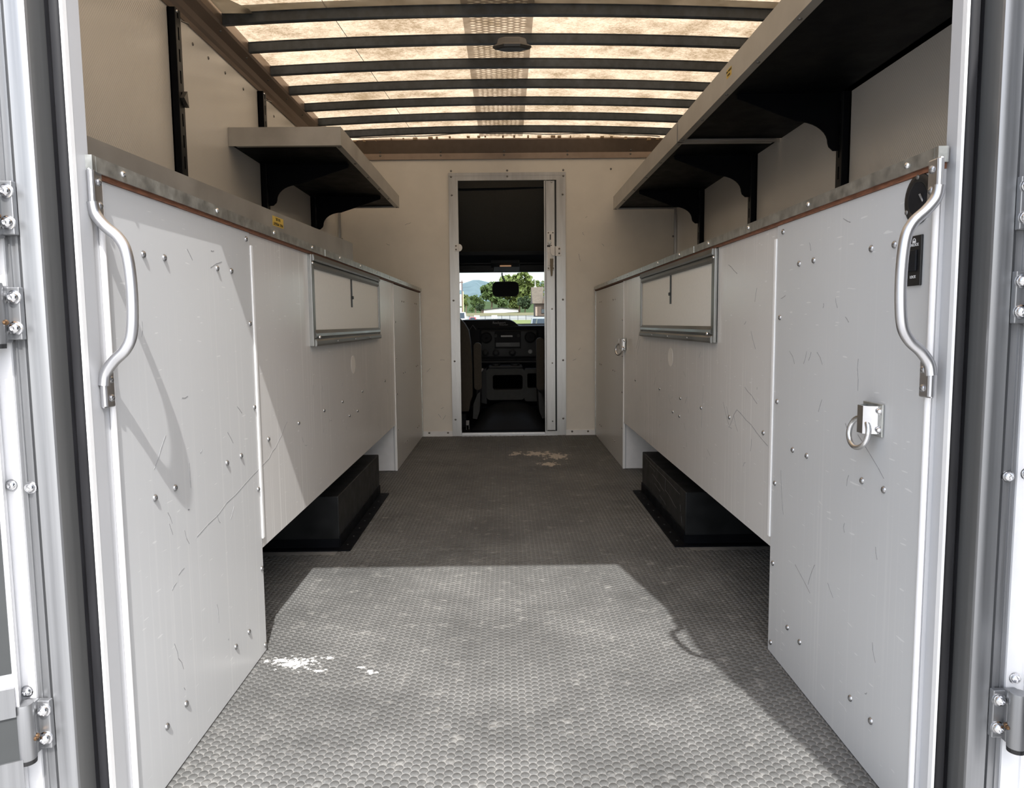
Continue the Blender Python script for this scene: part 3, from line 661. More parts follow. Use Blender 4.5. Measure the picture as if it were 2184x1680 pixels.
def shelf(left, ya, yb, xf, zb, brk, label, lab_y=None, hh=.088):
    s = 1 if left else -1; wall = WL + .031 if left else WR - .031; wl0 = WL + .001 if left else WR - .001
    zt = zb + hh
    t = thing('wall_shelf', ((xf + wall) / 2, (ya + yb) / 2, zb), label, 'shelf')
    X = lambda d: xf - s * d                     # d metres in from the front edge
    segs = [ya + .004] + [v for b in brk for v in (b - .023, b + .023)] + [yb - .002]
    dk = MB().box(X(.003), wall, ya + .002, yb - .002, zb + .012, zb + .030)
    for k in range(0, len(segs), 2): dk.box(wall, wl0, segs[k], segs[k + 1], zb + .012, zb + .030)
    build('deck', dk, 'black_paint', t)
    fs = build('fascia', MB().box(X(0), X(.003), ya, yb, zb, zt).box(X(.003), X(.028), ya, yb, zb, zb + .003), 'aluminium_dull', t)
    build('end_fascia', MB().box(X(.003), wl0, ya, ya + .003, zb, zt).box(X(.028), wall, ya + .003, ya + .026, zb, zb + .003), 'aluminium_dull', t)
    build('end_fascia', MB().box(X(.003), wall, yb - .003, yb, zb, zt).box(X(.028), wall, yb - .026, yb - .003, zb, zb + .003), 'aluminium_dull', t)
    n_ = max(3, int((yb - ya) / .33))
    for k in range(n_ + 1):
        y = ya + .03 + (yb - ya - .06) * k / n_
        fast('dull_bolt', 'rivet', (X(.014), y, zb), (0, 0, -1), fs, .9)
    for y in brk:
        a = wall; ex = abs(xf - wall)
        def P(d): return a + s * d
        arc = [(.034 + .115 * (1 - math.cos(u)), zb - .155 + .085 + .0 + .0 * u) for u in ()]
        prof = [(0, zb + .012), (ex - .06, zb + .012), (ex - .06, zb - .006)]
        # long arm tapering to the front, then a concave quarter-round down to the foot
        prof += [(.150, zb - .085)]
        prof += [(.150 - .110 * math.sin(u), zb - .085 - .075 * (1 - math.cos(u))) for u in [math.pi / 2 * i / 9 for i in range(1, 10)]]
        prof += [(.036, zb - .172), (.020, zb - .186), (0, zb - .186)]
        b_ = build('bracket', MB().prism([(P(d), z) for d, z in prof], lambda q, z: (q, y - .003, z), lambda q, z: (q, y + .003, z)).box(P(0), P(ex - .06), y - .018, y + .018, zb + .0095, zb + .012), 'black_paint', t)
        fast('screw', 'screw', (P(.09), y + .012, zb + .0095), (0, 0, -1), b_, .9); fast('screw', 'screw', (P(ex - .10), y + .012, zb + .0095), (0, 0, -1), b_, .9)
    if lab_y is not None:
        ll = build('load_label', MB().box(X(-.0004), X(.001), lab_y - .027, lab_y + .027, zb + .036, zb + .064), 'yellow_label', t)
        ll['label'] = 'small yellow load label'
        dr_ = (0, s, 0)
        lettering('MAX. WEIGHT', .0088, 'ink', (X(-.0011), lab_y, zb + .056), dr_, (0, 0, 1), ll)
        lettering('150 LBS.', .0088, 'ink', (X(-.0011), lab_y, zb + .0435), dr_, (0, 0, 1), ll)
    return t
shelf(True, 3.300, 5.060, -.704, 1.580, (3.735, 4.665), 'left wall shelf with a dull aluminium fascia and black underside', hh=.079)
shelf(False, 3.335, 5.262, .757, 1.587, (3.640, 4.590), 'far right wall shelf, ending near the bulkhead')
shelf(False, 1.330, 3.315, .757, 1.587, (2.675, 1.72), 'near right wall shelf with the yellow load label, closest to the rear opening', 2.572)

# the loose shelf lying upside down on the left countertop
def loose_shelf():
    A = Vector((-.775, 1.385, 0)); B = Vector((-.667, 3.300, 0)); d = (B - A).normalized(); n_ = Vector((d.y, -d.x, 0))
    if n_.x < 0: n_ = -n_
    z0, z1 = 1.0478, 1.163
    t = thing('loose_shelf', ((A.x + B.x) / 2 - .15, 2.34, z0), 'spare aluminium-fronted shelf lying upside down on the left countertop', 'shelf')
    L = (B - A).length
    def bx(mb, u0, u1, w0, w1, za, zb):
        c = [A + d * u + n_ * w for u, w in ((u0, w0), (u1, w0), (u1, w1), (u0, w1))]
        return mb.prz([(q.x, q.y) for q in c], za, zb)
    build('fascia', bx(bx(MB(), 0, L, -.003, 0, z0, z1), 0, L, -.028, -.003, z1 - .003, z1), 'aluminium_dull', t)
    build('deck', bx(MB(), .004, L - .004, -.36, -.004, z0 + .058, z0 + .076), 'black_paint', t)
    build('end_fascia', bx(bx(MB(), 0, .003, -.36, -.003, z0, z1), -.004, 0, -.02, -.014, z0, z1), 'aluminium_dull', t)
    build('end_fascia', bx(MB(), L - .003, L, -.36, -.003, z0, z1), 'aluminium_dull', t)
    c = A + d * 1.012 + n_ * .0004
    e = bx(MB(), 1.012 - .047, 1.012 + .047, -.001, .0005, 1.1185, 1.1485)
    ll = build('load_label', e, 'yellow_label', t); ll['label'] = 'small yellow load label, upside down'
    q = A + d * 1.012 + n_ * .0009
    lettering('150 LBS.', .0125, 'ink', (q.x, q.y, 1.1410), -d, (0, 0, -1), ll)
    lettering('MAX. WEIGHT', .0125, 'ink', (q.x, q.y, 1.1262), -d, (0, 0, -1), ll)
loose_shelf()

# ================================================================== grab handles
def smooth_path(pts, n=5):
    out = []
    P = [Vector(q) for q in pts]
    for i in range(len(P) - 1):
        p0, p1, p2, p3 = P[max(i - 1, 0)], P[i], P[i + 1], P[min(i + 2, len(P) - 1)]
        for k in range(n):
            t = k / n
            out.append(.5 * ((2 * p1) + (p2 - p0) * t + (2 * p0 - 5 * p1 + 4 * p2 - p3) * t * t + (3 * p1 - p0 - 3 * p2 + p3) * t ** 3))
    out.append(P[-1]); return out
def grab(left):
    s = 1 if left else -1; x = XL if left else XR; y = 1.113 if left else 1.092
    if not left: x = .6325
    X = lambda d: x + s * d
    zz = (1.040, .972, .744, .688) if left else (1.042, .982, .748, .692)
    t = thing('grab_handle', (x, y, zz[3]), f'bent silver grab handle on the {"left" if left else "right"} side of the rear opening', 'handle')
    t1 = zz[1]; t2 = zz[2]
    path = [(X(.0050), y - .003, t1 + .02), (X(.0075), y - .001, t1 + .002), (X(.020), y, t1 - .015), (X(.040), y, t1 - .034), (X(.050), y, t1 - .060), (X(.0535), y, (t1 + t2) / 2), (X(.050), y, t2 + .058), (X(.039), y, t2 + .032), (X(.020), y, t2 + .014), (X(.0075), y - .001, t2 - .004), (X(.0050), y - .003, t2 - .022)]
    build('bar', MB().tube(smooth_path(path), .0083, 14).smooth(), 'aluminium', t)
    for za, zb in ((zz[1], zz[0]), (zz[3], zz[2])):
        f = build('mounting_foot', MB().bbox(X(.0002), X(.0058), y - .006, y + .027, za, zb, .0022).tube([(X(.0050), y - .003, za + .003), (X(.0050), y - .003, zb - .003)], .0055, 12), 'aluminium', t)
        for q in (.25, .75): fast('rivet', 'screw', (X(.0058), y + .0155, za + (zb - za) * q), (s, 0, 0), f, .95)
grab(True); grab(False)

# ================================================================== tie-down rings
def tie_ring(yc, zc, sc, twist, label):
    x = XR; t = thing('tie_down_ring', (x, yc, zc), label, 'ring')
    k = sc
    pl = build('back_plate', MB().bbox(x - .0005, x - .0045, yc - .034 * k, yc + .034 * k, zc - .028 * k, zc + .028 * k, .001), 'galvanised', t)
    sd = build('saddle', MB().prism([(yc - .020 * k, x - .0045), (yc - .016 * k, x - .020 * k), (yc - .010 * k, x - .0255 * k), (yc + .010 * k, x - .0255 * k), (yc + .016 * k, x - .020 * k), (yc + .020 * k, x - .0045), (yc + .017 * k, x - .0045), (yc + .013 * k, x - .018 * k), (yc + .008 * k, x - .0215 * k), (yc - .008 * k, x - .0215 * k), (yc - .013 * k, x - .018 * k), (yc - .017 * k, x - .0045)], lambda a, b: (b, a, zc - .024 * k), lambda a, b: (b, a, zc + .024 * k)).smooth(), 'chrome', t)
    R = .0262 * k; c = Vector((x - .0205 * k, yc + .006 * k, zc - .0245 * k)); ax = Vector((math.sin(twist), math.cos(twist), 0))
    ring = [c + ax * (R * math.sin(a)) + Vector((-.28 * (1 - math.cos(a)) * R * .5, 0, R * math.cos(a))) for a in [2 * math.pi * i / 32 for i in range(33)]]
    build('ring', MB().tube(ring, .0048 * k, 10).smooth(), 'chrome', t)
    for a, b in ((-.027, .016), (-.027, -.016), (.027, .016), (.027, -.016)): fast('bolt', 'bolt', (x - .0045, yc + a * k, zc + b * k), (-1, 0, 0), pl, .62 * k)
tie_ring(1.272, .638, 1.0, -.16, 'steel tie-down ring on the near right cabinet')
tie_ring(4.000, .690, 1.15, -.45, 'small steel tie-down ring beside the far right cabinet, below the hatch')

# ================================================================== switches on the right cabinet
def switches():
    x = XR; t = thing('switch_cup', (x, 1.159, .993), 'round black recessed cup with a chrome toggle switch, behind the right grab handle', 'switch')
    yc, zc, R = 1.159, .993, .0385
    build('flange', MB().lathe((x - .0003, yc, zc), (-1, 0, 0), [(R, 0), (R, .0022), (R - .003, .0036), (.0275, .0036), (.0255, .0028), (.0255, 0)], 30).smooth(), 'black_plastic', t)
    build('cup', MB().lathe((x - .003, yc, zc), (-1, 0, 0), [(.0252, -.001), (.0252, .0004), (.022, .0004)], 24), 'cab_black', t)
    build('toggle', MB().tube([(x - .002, yc - .014, zc - .006), (x - .008, yc - .0145, zc + .006)], [.0016, .0022], 8), 'chrome', t)
    for a in (90, 210, 330): fast('dull_bolt', 'screw', (x - .0036, yc + .033 * math.cos(math.radians(a)), zc + .033 * math.sin(math.radians(a))), (-1, 0, 0), t, .55)
    t = thing('lock_switch', (x, 1.160, .861), 'small black rectangular lock switch panel below the toggle cup', 'switch')
    p = build('plate', MB().bbox(x - .0003, x - .004, 1.142, 1.182, .861, .938, .001), 'black_plastic', t)
    p['label'] = 'black plate lettered in white'
    build('rocker', MB().bbox(x - .004, x - .0075, 1.150, 1.172, .883, .916, .0015), 'cab_black', t)
    lettering('UNLOCK', .0062, 'print_white', (x - .0043, 1.161, .9235), (0, -1, 0), (0, 0, 1), p)
    lettering('LOCK', .0062, 'print_white', (x - .0043, 1.161, .8745), (0, -1, 0), (0, 0, 1), p)
    sh = MB(); pts = [(1.161 + .0035 * math.cos(a), .9300 + .0035 * math.sin(a)) for a in [math.pi * i / 8 for i in range(9)]]
    sh.tube([(x - .0043, a, b) for a, b in pts], .0006, 5); sh.box(x - .0046, x - .0038, 1.1565, 1.1655, .9265, .930)
    build('padlock_symbol', sh, 'print_white', p)
switches()

# ================================================================== ceiling lamp on the second bow
def lamp():
    xc, yc = .040, BOWS[7] - .004; zb = rz(xc) - .051
    t = thing('ceiling_lamp', (xc, yc, zb), 'grey elongated ceiling lamp fixed under a roof bow', 'lamp')
    def oct_(hx, hy, cx_): return [(-hx, -hy + cx_), (-hx + cx_ * 1.6, -hy), (hx - cx_ * 1.6, -hy), (hx, -hy + cx_), (hx, hy - cx_), (hx - cx_ * 1.6, hy), (-hx + cx_ * 1.6, hy), (-hx, hy - cx_)]
    def loft(levels):
        vs = []; fs = []
        for (hx, hy, c, z) in levels: vs += [(xc + a, yc + b, z) for a, b in oct_(hx, hy, c)]
        for i in range(len(levels) - 1):
            for j in range(8): a = i * 8 + j; b = i * 8 + (j + 1) % 8; fs.append((a, b, b + 8, a + 8))
        fs += [tuple(range(8))[::-1], tuple(range(len(levels) * 8 - 8, len(levels) * 8))]
        return MB().add(vs, fs)
    build('base', loft([(.056, .024, .016, zb + .024), (.062, .027, .018, zb + .018), (.066, .029, .021, zb), (.070, .030, .022, zb - .001), (.078, .036, .026, zb - .006), (.086, .040, .030, zb - .012)]), 'lamp_grey', t)
    build('lens', loft([(.085, .039, .030, zb - .012), (.076, .034, .026, zb - .020), (.062, .026, .020, zb - .023)]), 'lamp_dark', t)
lamp()

# ================================================================== the cab beyond the doorway
CZ = -.02
struct('floor_cab', MB().box(-1.0, 1.03, YB + .036, 7.4, CZ - .05, CZ), 'cab_black')
struct('wall_cab_left', MB().box(-1.0, -.97, YB + .036, 7.4, CZ, 1.9), 'cab_black')
struct('wall_cab_right', MB().box(1.0, 1.03, YB + .036, 7.4, CZ, 1.9), 'cab_black')
struct('wall_cab_front', MB().box(-1.0, 1.03, 7.36, 7.40, CZ, .80), 'cab_black')
cc = struct('ceiling_cab', MB().prx([(YB + .036, 1.82), (6.48, 1.415), (6.48, 1.445), (YB + .036, 1.86)], -1.0, 1.03), 'headliner')
build('front_seam', MB().tube([(-.97, 5.46, 1.772), (-.3, 5.46, 1.766), (0, 5.46, 1.770), (.35, 5.46, 1.782), (.97, 5.46, 1.79)], .008, 8), 'cab_black', cc)
build('cross_band', MB().prx([(6.46, 1.42), (6.46, 1.39), (6.60, 1.335), (6.62, 1.37)], -1.0, 1.03), 'cab_trim', cc)
build('windscreen_header', MB().prx([(6.60, 1.345), (6.60, 1.325), (6.70, 1.30), (6.78, 1.262), (6.80, 1.29), (6.62, 1.38)], -1.0, 1.03), 'cab_trim', cc)
oc = build('overhead_console', MB().prx([(6.55, 1.365), (6.56, 1.330), (6.62, 1.300), (6.74, 1.268), (6.76, 1.29), (6.60, 1.37)], -.125, .125), 'cab_grey', cc)
build('map_lamp', MB().bbox(-.048, .052, 6.592, 6.606, 1.302, 1.312, .003), 'lit_lens', oc)
for nm, xa, xb, lb in (('sun_visor', -.62, -.10, 'dark sun visor on the left with a pale sticker'), ('sun_visor', .13, .66, 'dark sun visor on the right of the overhead console')):
    v = thing(nm, ((xa + xb) / 2, 6.66, 1.27), lb, 'visor')
    build('visor_pad', MB().bbox(xa, xb, 6.640, 6.655, 1.262, 1.330, .006), 'cab_trim', v)
    if xa < 0: build('sticker', MB().box(-.375, -.262, 6.6385, 6.6402, 1.268, 1.286), 'cab_grey', v)
# windscreen
wd = struct('window_1', MB().add([(-.97, 7.28, .76), (1.0, 7.28, .76), (1.0, 6.80, 1.27), (-.97, 6.80, 1.27)], [(0, 1, 2, 3)]), 'clear_glass')
# mirror
mr = thing('rear_view_mirror', (0, 6.78, 1.04), 'black rear-view mirror hanging in front of the windscreen', 'mirror')
xm0, xm1, zm0, zm1 = -.119, .121, 1.044, 1.180; cr = .045
def rr(x0, x1, z0, z1, c, k=6):
    out = []
    for cx_, cz_, a0 in ((x1 - c, z1 - c, 0), (x0 + c, z1 - c, 90), (x0 + c, z0 + c, 180), (x1 - c, z0 + c, 270)):
        out += [(cx_ + c * math.cos(math.radians(a0 + 90 * i / k)), cz_ + c * math.sin(math.radians(a0 + 90 * i / k))) for i in range(k + 1)]
    return out
build('glass_face', MB().prism(rr(xm0 + .006, xm1 - .006, zm0 + .006, zm1 - .006, cr - .004), lambda a, b: (a, 6.742, b), lambda a, b: (a, 6.748, b)), 'cab_black', mr)
build('shell', MB().prism(rr(xm0, xm1, zm0, zm1, cr), lambda a, b: (a, 6.745, b), lambda a, b: (a * .8, 6.775, 1.112 + (b - 1.112) * .8)), 'cab_trim', mr)
build('arm', MB().tube(smooth_path([(-.030, 6.80, 1.262), (-.028, 6.80, 1.225), (-.012, 6.785, 1.195), (.006, 6.765, 1.165)]), .006, 8), 'black_plastic', mr)
# dashboard
da = thing('dashboard', (.05, 6.7, .4), 'black dashboard below the windscreen with radio and heater knobs', 'dashboard')
YD = 6.62
build('body', MB().prism([(-.95, .47), (.98, .47), (.98, .775), (.16, .775), (.115, .783), (.075, .815), (.04, .832), (-.02, .838), (-.38, .836), (-.45, .83), (-.95, .83)], lambda a, b: (a, YD, b), lambda a, b: (a, 7.26, b + .01)), 'cab_black', da)
build('top_lip', MB().tube([(-.25, YD - .01, .768), (-.1, YD - .014, .772), (.2, YD - .014, .772), (.40, YD - .01, .772)], .010, 8), 'cab_trim', da)
build('centre_stack', MB().bbox(-.235, .285, YD - .03, YD + .01, .495, .752, .02), 'cab_trim', da)
ra = build('radio', MB().bbox(-.10, .13, YD - .042, YD - .028, .585, .735, .004), 'cab_black', da)
build('display', MB().bbox(-.048, .062, YD - .046, YD - .040, .682, .702, .003), 'display', ra)
for x in (-.092, .110): build('knob', MB().lathe((x, YD - .042, .696), (0, -1, 0), [(.016, 0), (.016, .008), (.012, .010), (.0115, .004), (.002, .004)], 16), 'cab_grey', ra)
build('tape_slot', MB().box(-.09, .12, YD - .0435, YD - .041, .60, .635), 'black_plastic', ra)
for x, z, r_ in ((-.175, .68, .052), (.215, .68, .052)):
    build('air_vent', MB().lathe((x, YD - .030, z), (0, -1, 0), [(r_, 0), (r_, .008), (r_ - .008, .010), (r_ - .012, .002), (.012, .002), (.010, .012), (.002, .013)], 20), 'cab_black', da)
for x in (-.185, -.090, .055): build('heater_knob', MB().lathe((x, YD - .030, .545), (0, -1, 0), [(.032, 0), (.030, .006), (.018, .010), (.016, .024), (.002, .026)], 18), 'cab_trim', da)
build('power_socket', MB().lathe((.215, YD - .030, .552), (0, -1, 0), [(.021, 0), (.021, .008), (.015, .009), (.014, .001), (.002, .001)], 18), 'silver_plastic', da)
build('under_ledge', MB().bbox(-.27, .34, YD - .10, YD + .02, .455, .478, .008), 'cab_trim', da)
lettering('Rockport', .030, 'print_grey', (-.060, YD - .0005, .810), (1, 0, 0), (0, 0, 1), da)
lettering('WORKPORT', .014, 'print_grey', (-.020, YD - .0005, .7905), (1, 0, 0), (0, 0, 1), da)
build('column_trim', MB().tube([(-.325, YD - .06, .745), (-.292, YD - .06, .792), (-.262, YD - .06, .752)], .004, 6), 'silver_plastic', da)
# engine cover
ec = thing('engine_cover', (.03, 6.3, 0), 'dark grey moulded engine cover between the cab seats with an open cubby', 'engine cover')
YE = 6.20
def ring_face(o4, i4, y0, y1):
    k = len(o4); vs = [(a, y0, b) for a, b in o4] + [(a, y0, b) for a, b in i4] + [(a, y1, b) for a, b in i4] + [(a, y1 + .002, b) for a, b in o4]
    fs = []
    for i in range(k):
        j = (i + 1) % k; fs += [(i, j, k + j, k + i), (k + i, k + j, 2 * k + j, 2 * k + i), (i, 3 * k + i, 3 * k + j, j)]
    return MB().add(vs, fs)
oo = rr(-.168, .150, .165, .430, .03); ii = rr(-.115, .143 - .008, .250, .375, .022)
build('cubby_face', ring_face(oo, ii, YE, YE + .14), 'cab_grey', ec)
build('cubby_back', MB().box(-.12, .14, YE + .13, YE + .138, .245, .38), 'cubby_shade_black', ec)  # black sheet standing in for the dark of the recess
build('side_cubby_face', ring_face(rr(.150, .33, .15, .425, .02), rr(.175, .30, .262, .385, .012), YE + .01, YE + .12), 'cab_grey', ec)
build('side_cubby_back', MB().box(.17, .305, YE + .112, YE + .118, .258, .39), 'cubby_shade_black', ec)
build('side_skirt', MB().prism([(-.168, .43), (-.25, .40), (-.255, .20), (-.21, .14), (-.168, .13)], lambda a, b: (a, YE + .02, b), lambda a, b: (a, 6.7, b)), 'cab_trim', ec)
build('cup_holder', MB().bbox(-.15, .135, YE - .01, YE + .2, .43, .452, .008).lathe((-.085, YE + .03, .44), (0, 0, 1), [(.036, 0), (.038, .026), (.032, .026), (.030, .012)], 16).lathe((.075, YE + .03, .44), (0, 0, 1), [(.036, 0), (.038, .026), (.032, .026), (.030, .012)], 16), 'cab_trim', ec)
hump = MB(); vs = []; fs = []
for i in range(13):
    for j in range(9):
        u = -1 + 2 * i / 12; v_ = j / 8
        vs.append((.03 + u * .30, 5.72 + v_ * .52, CZ + .001 + .17 * (1 - abs(u) ** 2.6) * math.sin(v_ * math.pi / 2) ** .8))
for i in range(12):
    for j in range(8): a = i * 9 + j; fs.append((a, a + 1, a + 10, a + 9))
build('floor_hump', hump.add(vs, fs).smooth(), 'cab_trim', ec)
# seats
def seat(left):
    yb_ = 5.80
    t = thing('driver_seat' if left else 'passenger_seat', (-.5 if left else .55, yb_, CZ), f'dark cloth {"left" if left else "right"} cab seat seen from behind, armrest folded up', 'seat')
    mx = (lambda x: x) if left else (lambda x: .042 - x)
    back = MB(); prof = [(mx(-.72), .12), (mx(-.72), .98), (mx(-.66), 1.04), (mx(-.50), 1.05), (mx(-.42), .99), (mx(-.375), .862), (mx(-.325), .812), (mx(-.292), .755), (mx(-.278), .66), (mx(-.268), .46), (mx(-.268), .235), (mx(-.285), .20), (mx(-.30), .12)]
    back.prism(prof, lambda a, b: (a, yb_, b), lambda a, b: (a, yb_ + .14, b))
    build('backrest', back.smooth(), 'seat_cloth', t)
    build('cushion', MB().bbox(mx(-.74), mx(-.30), yb_ + .10, yb_ + .58, .10, .27, .04), 'seat_cloth', t)
    zt_, zb_ = (.655, .285) if left else (.690, .28)
    build('armrest', MB().prism(rr(min(mx(-.255), mx(-.196)), max(mx(-.255), mx(-.196)), zb_, zt_, .026), lambda a, b: (a, yb_ + .03, b), lambda a, b: (a, yb_ + .12, b)).smooth(), 'seat_cloth', t)
    build('side_shield', MB().prism([(mx(-.208), .275), (mx(-.228), .255), (mx(-.262), .175), (mx(-.268), .06), (mx(-.236), .055), (mx(-.215), .115), (mx(-.210), .20)], lambda a, b: (a, yb_ + .01, b), lambda a, b: (a, yb_ + .40, b)), 'cab_grey', t)
    build('pedestal', MB().bbox(mx(-.70), mx(-.32), yb_ + .02, yb_ + .5, CZ + .001, .10, .01), 'cab_black', t)
    if left: build('belt_stalk', MB().prism([(-.318, .015), (-.298, .018), (-.294, -.065 + .1), (-.300, CZ + .004), (-.314, CZ + .004)], lambda a, b: (a, yb_ - .06, b), lambda a, b: (a, yb_ - .045, b)).box(-.318, -.294, yb_ - .06, yb_ - .045, CZ + .004, .055), 'print_grey', t)
    # recline lever
    if left: build('recline_lever', MB().tube([(-.20, yb_ + .05, .43), (-.185, yb_ + .05, .452)], .008, 6), 'print_grey', t)
seat(True); seat(False)

# ================================================================== outdoors, beyond the windscreen
def gx(px, Y): return (px - 1080.4) / 1582 * Y * 1.003
def gz(py, Y, px=1080): return .81 + (687.7 - py - (px - 1080) * .0098) / 1582 * Y
struct('ground', MB().box(-60, 60, -60, 26, -.80, -.75), 'asphalt')
def band(name, y0, z0, y1, z1, mat, x0=-90, x1=90):
    return struct(name, MB().prx([(y0, z0 - .3), (y1, z1 - .3), (y1, z1), (y0, z0)], x0, x1), mat)
band('ground_kerb', 26, -.75, 68, .45, 'asphalt')
band('ground_lawn', 68, .45, 100, 1.17, 'grass')
band('ground_road', 100, 1.17, 185, 2.50, 'road')
band('ground_bank', 185, 2.50, 300, 4.8, 'bank', -200, 200)
band('ground_field', 300, 4.8, 900, 5.2, 'bank', -600, 600)
def ridge(name, Y, pts, depth, mat):
    n_ = len(pts); mb = MB(); vs = []; fs = []
    for (px, py) in pts:
        x = gx(px, Y); z = gz(py, Y)
        for k, (f_, dy_) in enumerate(((1, 0), (.72, -depth * .3), (.38, -depth * .7), (0, -depth))):
            vs.append((x, Y + dy_ + random.uniform(-1, 1) * depth * .05 * (k > 0), 3 + (z - 3) * f_ * (1 + random.uniform(-.04, .04) * (k > 0))))
    for i in range(n_ - 1):
        for k in range(3): a = i * 4 + k; fs.append((a, a + 4, a + 5, a + 1))
    mb.add(vs, fs); return struct(name, mb.smooth(), mat)
random.seed(12)
far = [(px, 596 + 6 * math.sin(px * .021) + 3.5 * math.sin(px * .09 + 1) + max(0, (px - 1010)) * .10 - max(0, 990 - px) * .03) for px in range(760, 1420, 12)]
ridge('hills_far', 4200, far, 1500, 'hill_far_hazed')
near = [(px, 628 + 7 * math.sin(px * .03 + 2) + 3 * math.sin(px * .11) + max(0, px - 1000) * .12) for px in range(760, 1420, 12)]
ridge('hills_near', 2200, near, 700, 'hill_near')

def tree(x, y, z, h, r_, mat, label, name='tree', cone=False, group=None, n_=1500):
    t = thing(name, (x, y, z), label, 'tree', group)
    build('trunk', MB().tube([(x, y, z), (x + .02 * h, y, z + h * .35), (x, y, z + h * .7)], [.035 * h, .025 * h, .01 * h], 7), 'bark', t)
    g = np.random.default_rng(int(abs(x * 13 + y)))
    if cone:
        u = g.random(n_) ** .6; ang = g.random(n_) * 2 * math.pi; rad = r_ * u * (0.75 + .3 * g.random(n_))
        C = np.stack([np.cos(ang) * rad, np.sin(ang) * rad, h * (1 - u * .93)], 1)
    else:
        nb = 13; B = g.normal(0, 1, (nb, 3)); B /= np.linalg.norm(B, axis=1)[:, None]
        B = B * (g.random((nb, 1)) * .35 + .38) * np.array([r_, r_, h * .36]) + np.array([0, 0, h * .62])
        br = r_ * (.32 + .20 * g.random(nb)); k = g.integers(0, nb, n_)
        D = g.normal(0, 1, (n_, 3)); D /= np.linalg.norm(D, axis=1)[:, None]
        C = B[k] + D * br[k][:, None] * (.78 + .28 * g.random((n_, 1)))
        C[:, 2] = np.maximum(C[:, 2], h * .04)
    sz = r_ * .13 * (.6 + .8 * g.random(n_))
    A = g.normal(0, 1, (n_, 3)); A /= np.linalg.norm(A, axis=1)[:, None]
    Bv = np.cross(A, g.normal(0, 1, (n_, 3))); Bv /= np.linalg.norm(Bv, axis=1)[:, None]
    A *= sz[:, None]; Bv *= sz[:, None] * .8
    base = C + np.array([x, y, z])
    V = np.stack([base - A, base - Bv, base + A, base + Bv], 1).reshape(-1, 3)
    me = bpy.data.meshes.new('crown'); c = V.mean(0); me.from_pydata((V - c).tolist(), [], [(4 * i, 4 * i + 1, 4 * i + 2, 4 * i + 3) for i in range(n_)]); me.update()
    me.materials.append(MATS[mat]); place('crown', me, c, t)
    return t
def tpx(px, base, top, wpx, Y, mat, label, **k):
    z = 4.8 + .4 * (Y - 300) / 600 - .15; return tree(gx(px, Y), Y, z, gz(top, Y, px) - z + 0 * base, wpx / 1582 * Y / 2, mat, label, **k)
tpx(1108, 668, 582, 80, 350, 'leaf_light', 'tall bright green leafy tree behind the mirror', n_=2600)
tpx(1050, 668, 604, 50, 332, 'leaf_mid', 'mid green tree left of the mirror, shorter than the tall one', n_=1600)
tpx(1142, 668, 594, 34, 380, 'leaf_light', 'green tree half hidden behind the brown building roof', n_=1200)
tpx(1121, 668, 630, 30, 322, 'leaf_dark', 'dark spreading evergreen left of the brown building', n_=1400)
tpx(1156, 668, 593, 22, 300, 'leaf_light', 'round tree top right of the white pole', n_=1000)
tpx(1030, 664, 626, 18, 420, 'leaf_mid', 'tree above the small white yard objects', n_=700)
tpx(1016, 664, 622, 26, 500, 'leaf_mid', 'round dark tree crown in the middle of the distant tree line', n_=800)
tpx(996, 666, 622, 20, 400, 'leaf_light', 'yellow-green tree beside the tall roadside sign', n_=800)
tpx(1027, 667, 648, 22, 318, 'leaf_dark', 'low dark bush at the left end of the long white building', n_=700)
tpx(1009, 667, 655, 13, 312, 'leaf_mid', 'small bush right of the white van', n_=500)
tpx(975, 666, 620, 30, 410, 'leaf_mid', 'tree behind the roadside sign', n_=800)
tpx(1076, 668, 638, 26, 322, 'leaf_mid', 'bushy undergrowth directly above the long white building', n_=1000)
tpx(1097, 668, 642, 24, 330, 'leaf_light', 'bright undergrowth right of centre above the long white building', n_=1000)
tpx(1190, 668, 600, 36, 400, 'leaf_mid', 'tree behind the brown building, right of the white pole', n_=900)
# long white building
Yb = 305
lb = thing('long_building', (gx(1070, Yb), Yb, gz(668, Yb)), 'long low white building under the trees', 'building')
pf = [(gx(1034, Yb), gz(668.5, Yb)), (gx(1107, Yb), gz(665, Yb)), (gx(1107, Yb), gz(660, Yb)), (gx(1071, Yb), gz(657.2, Yb)), (gx(1034, Yb), gz(660.5, Yb))]
build('wall', MB().prism(pf, lambda a, b: (a, Yb, b), lambda a, b: (a, Yb + 8, b)), 'siding_white', lb)
build('roof', MB().prism([(gx(1031, Yb), gz(660.5, Yb)), (gx(1071, Yb), gz(656.2, Yb)), (gx(1109, Yb), gz(660, Yb)), (gx(1109, Yb), gz(659.3, Yb)), (gx(1071, Yb), gz(655.4, Yb)), (gx(1031, Yb), gz(659.8, Yb))], lambda a, b: (a, Yb - .5, b), lambda a, b: (a, Yb + 8.5, b)), 'door_grey', lb)
build('end_porch', MB().box(gx(1029, Yb), gx(1034, Yb), Yb, Yb + 6, gz(668, Yb), gz(661, Yb)), 'siding_brown', lb)
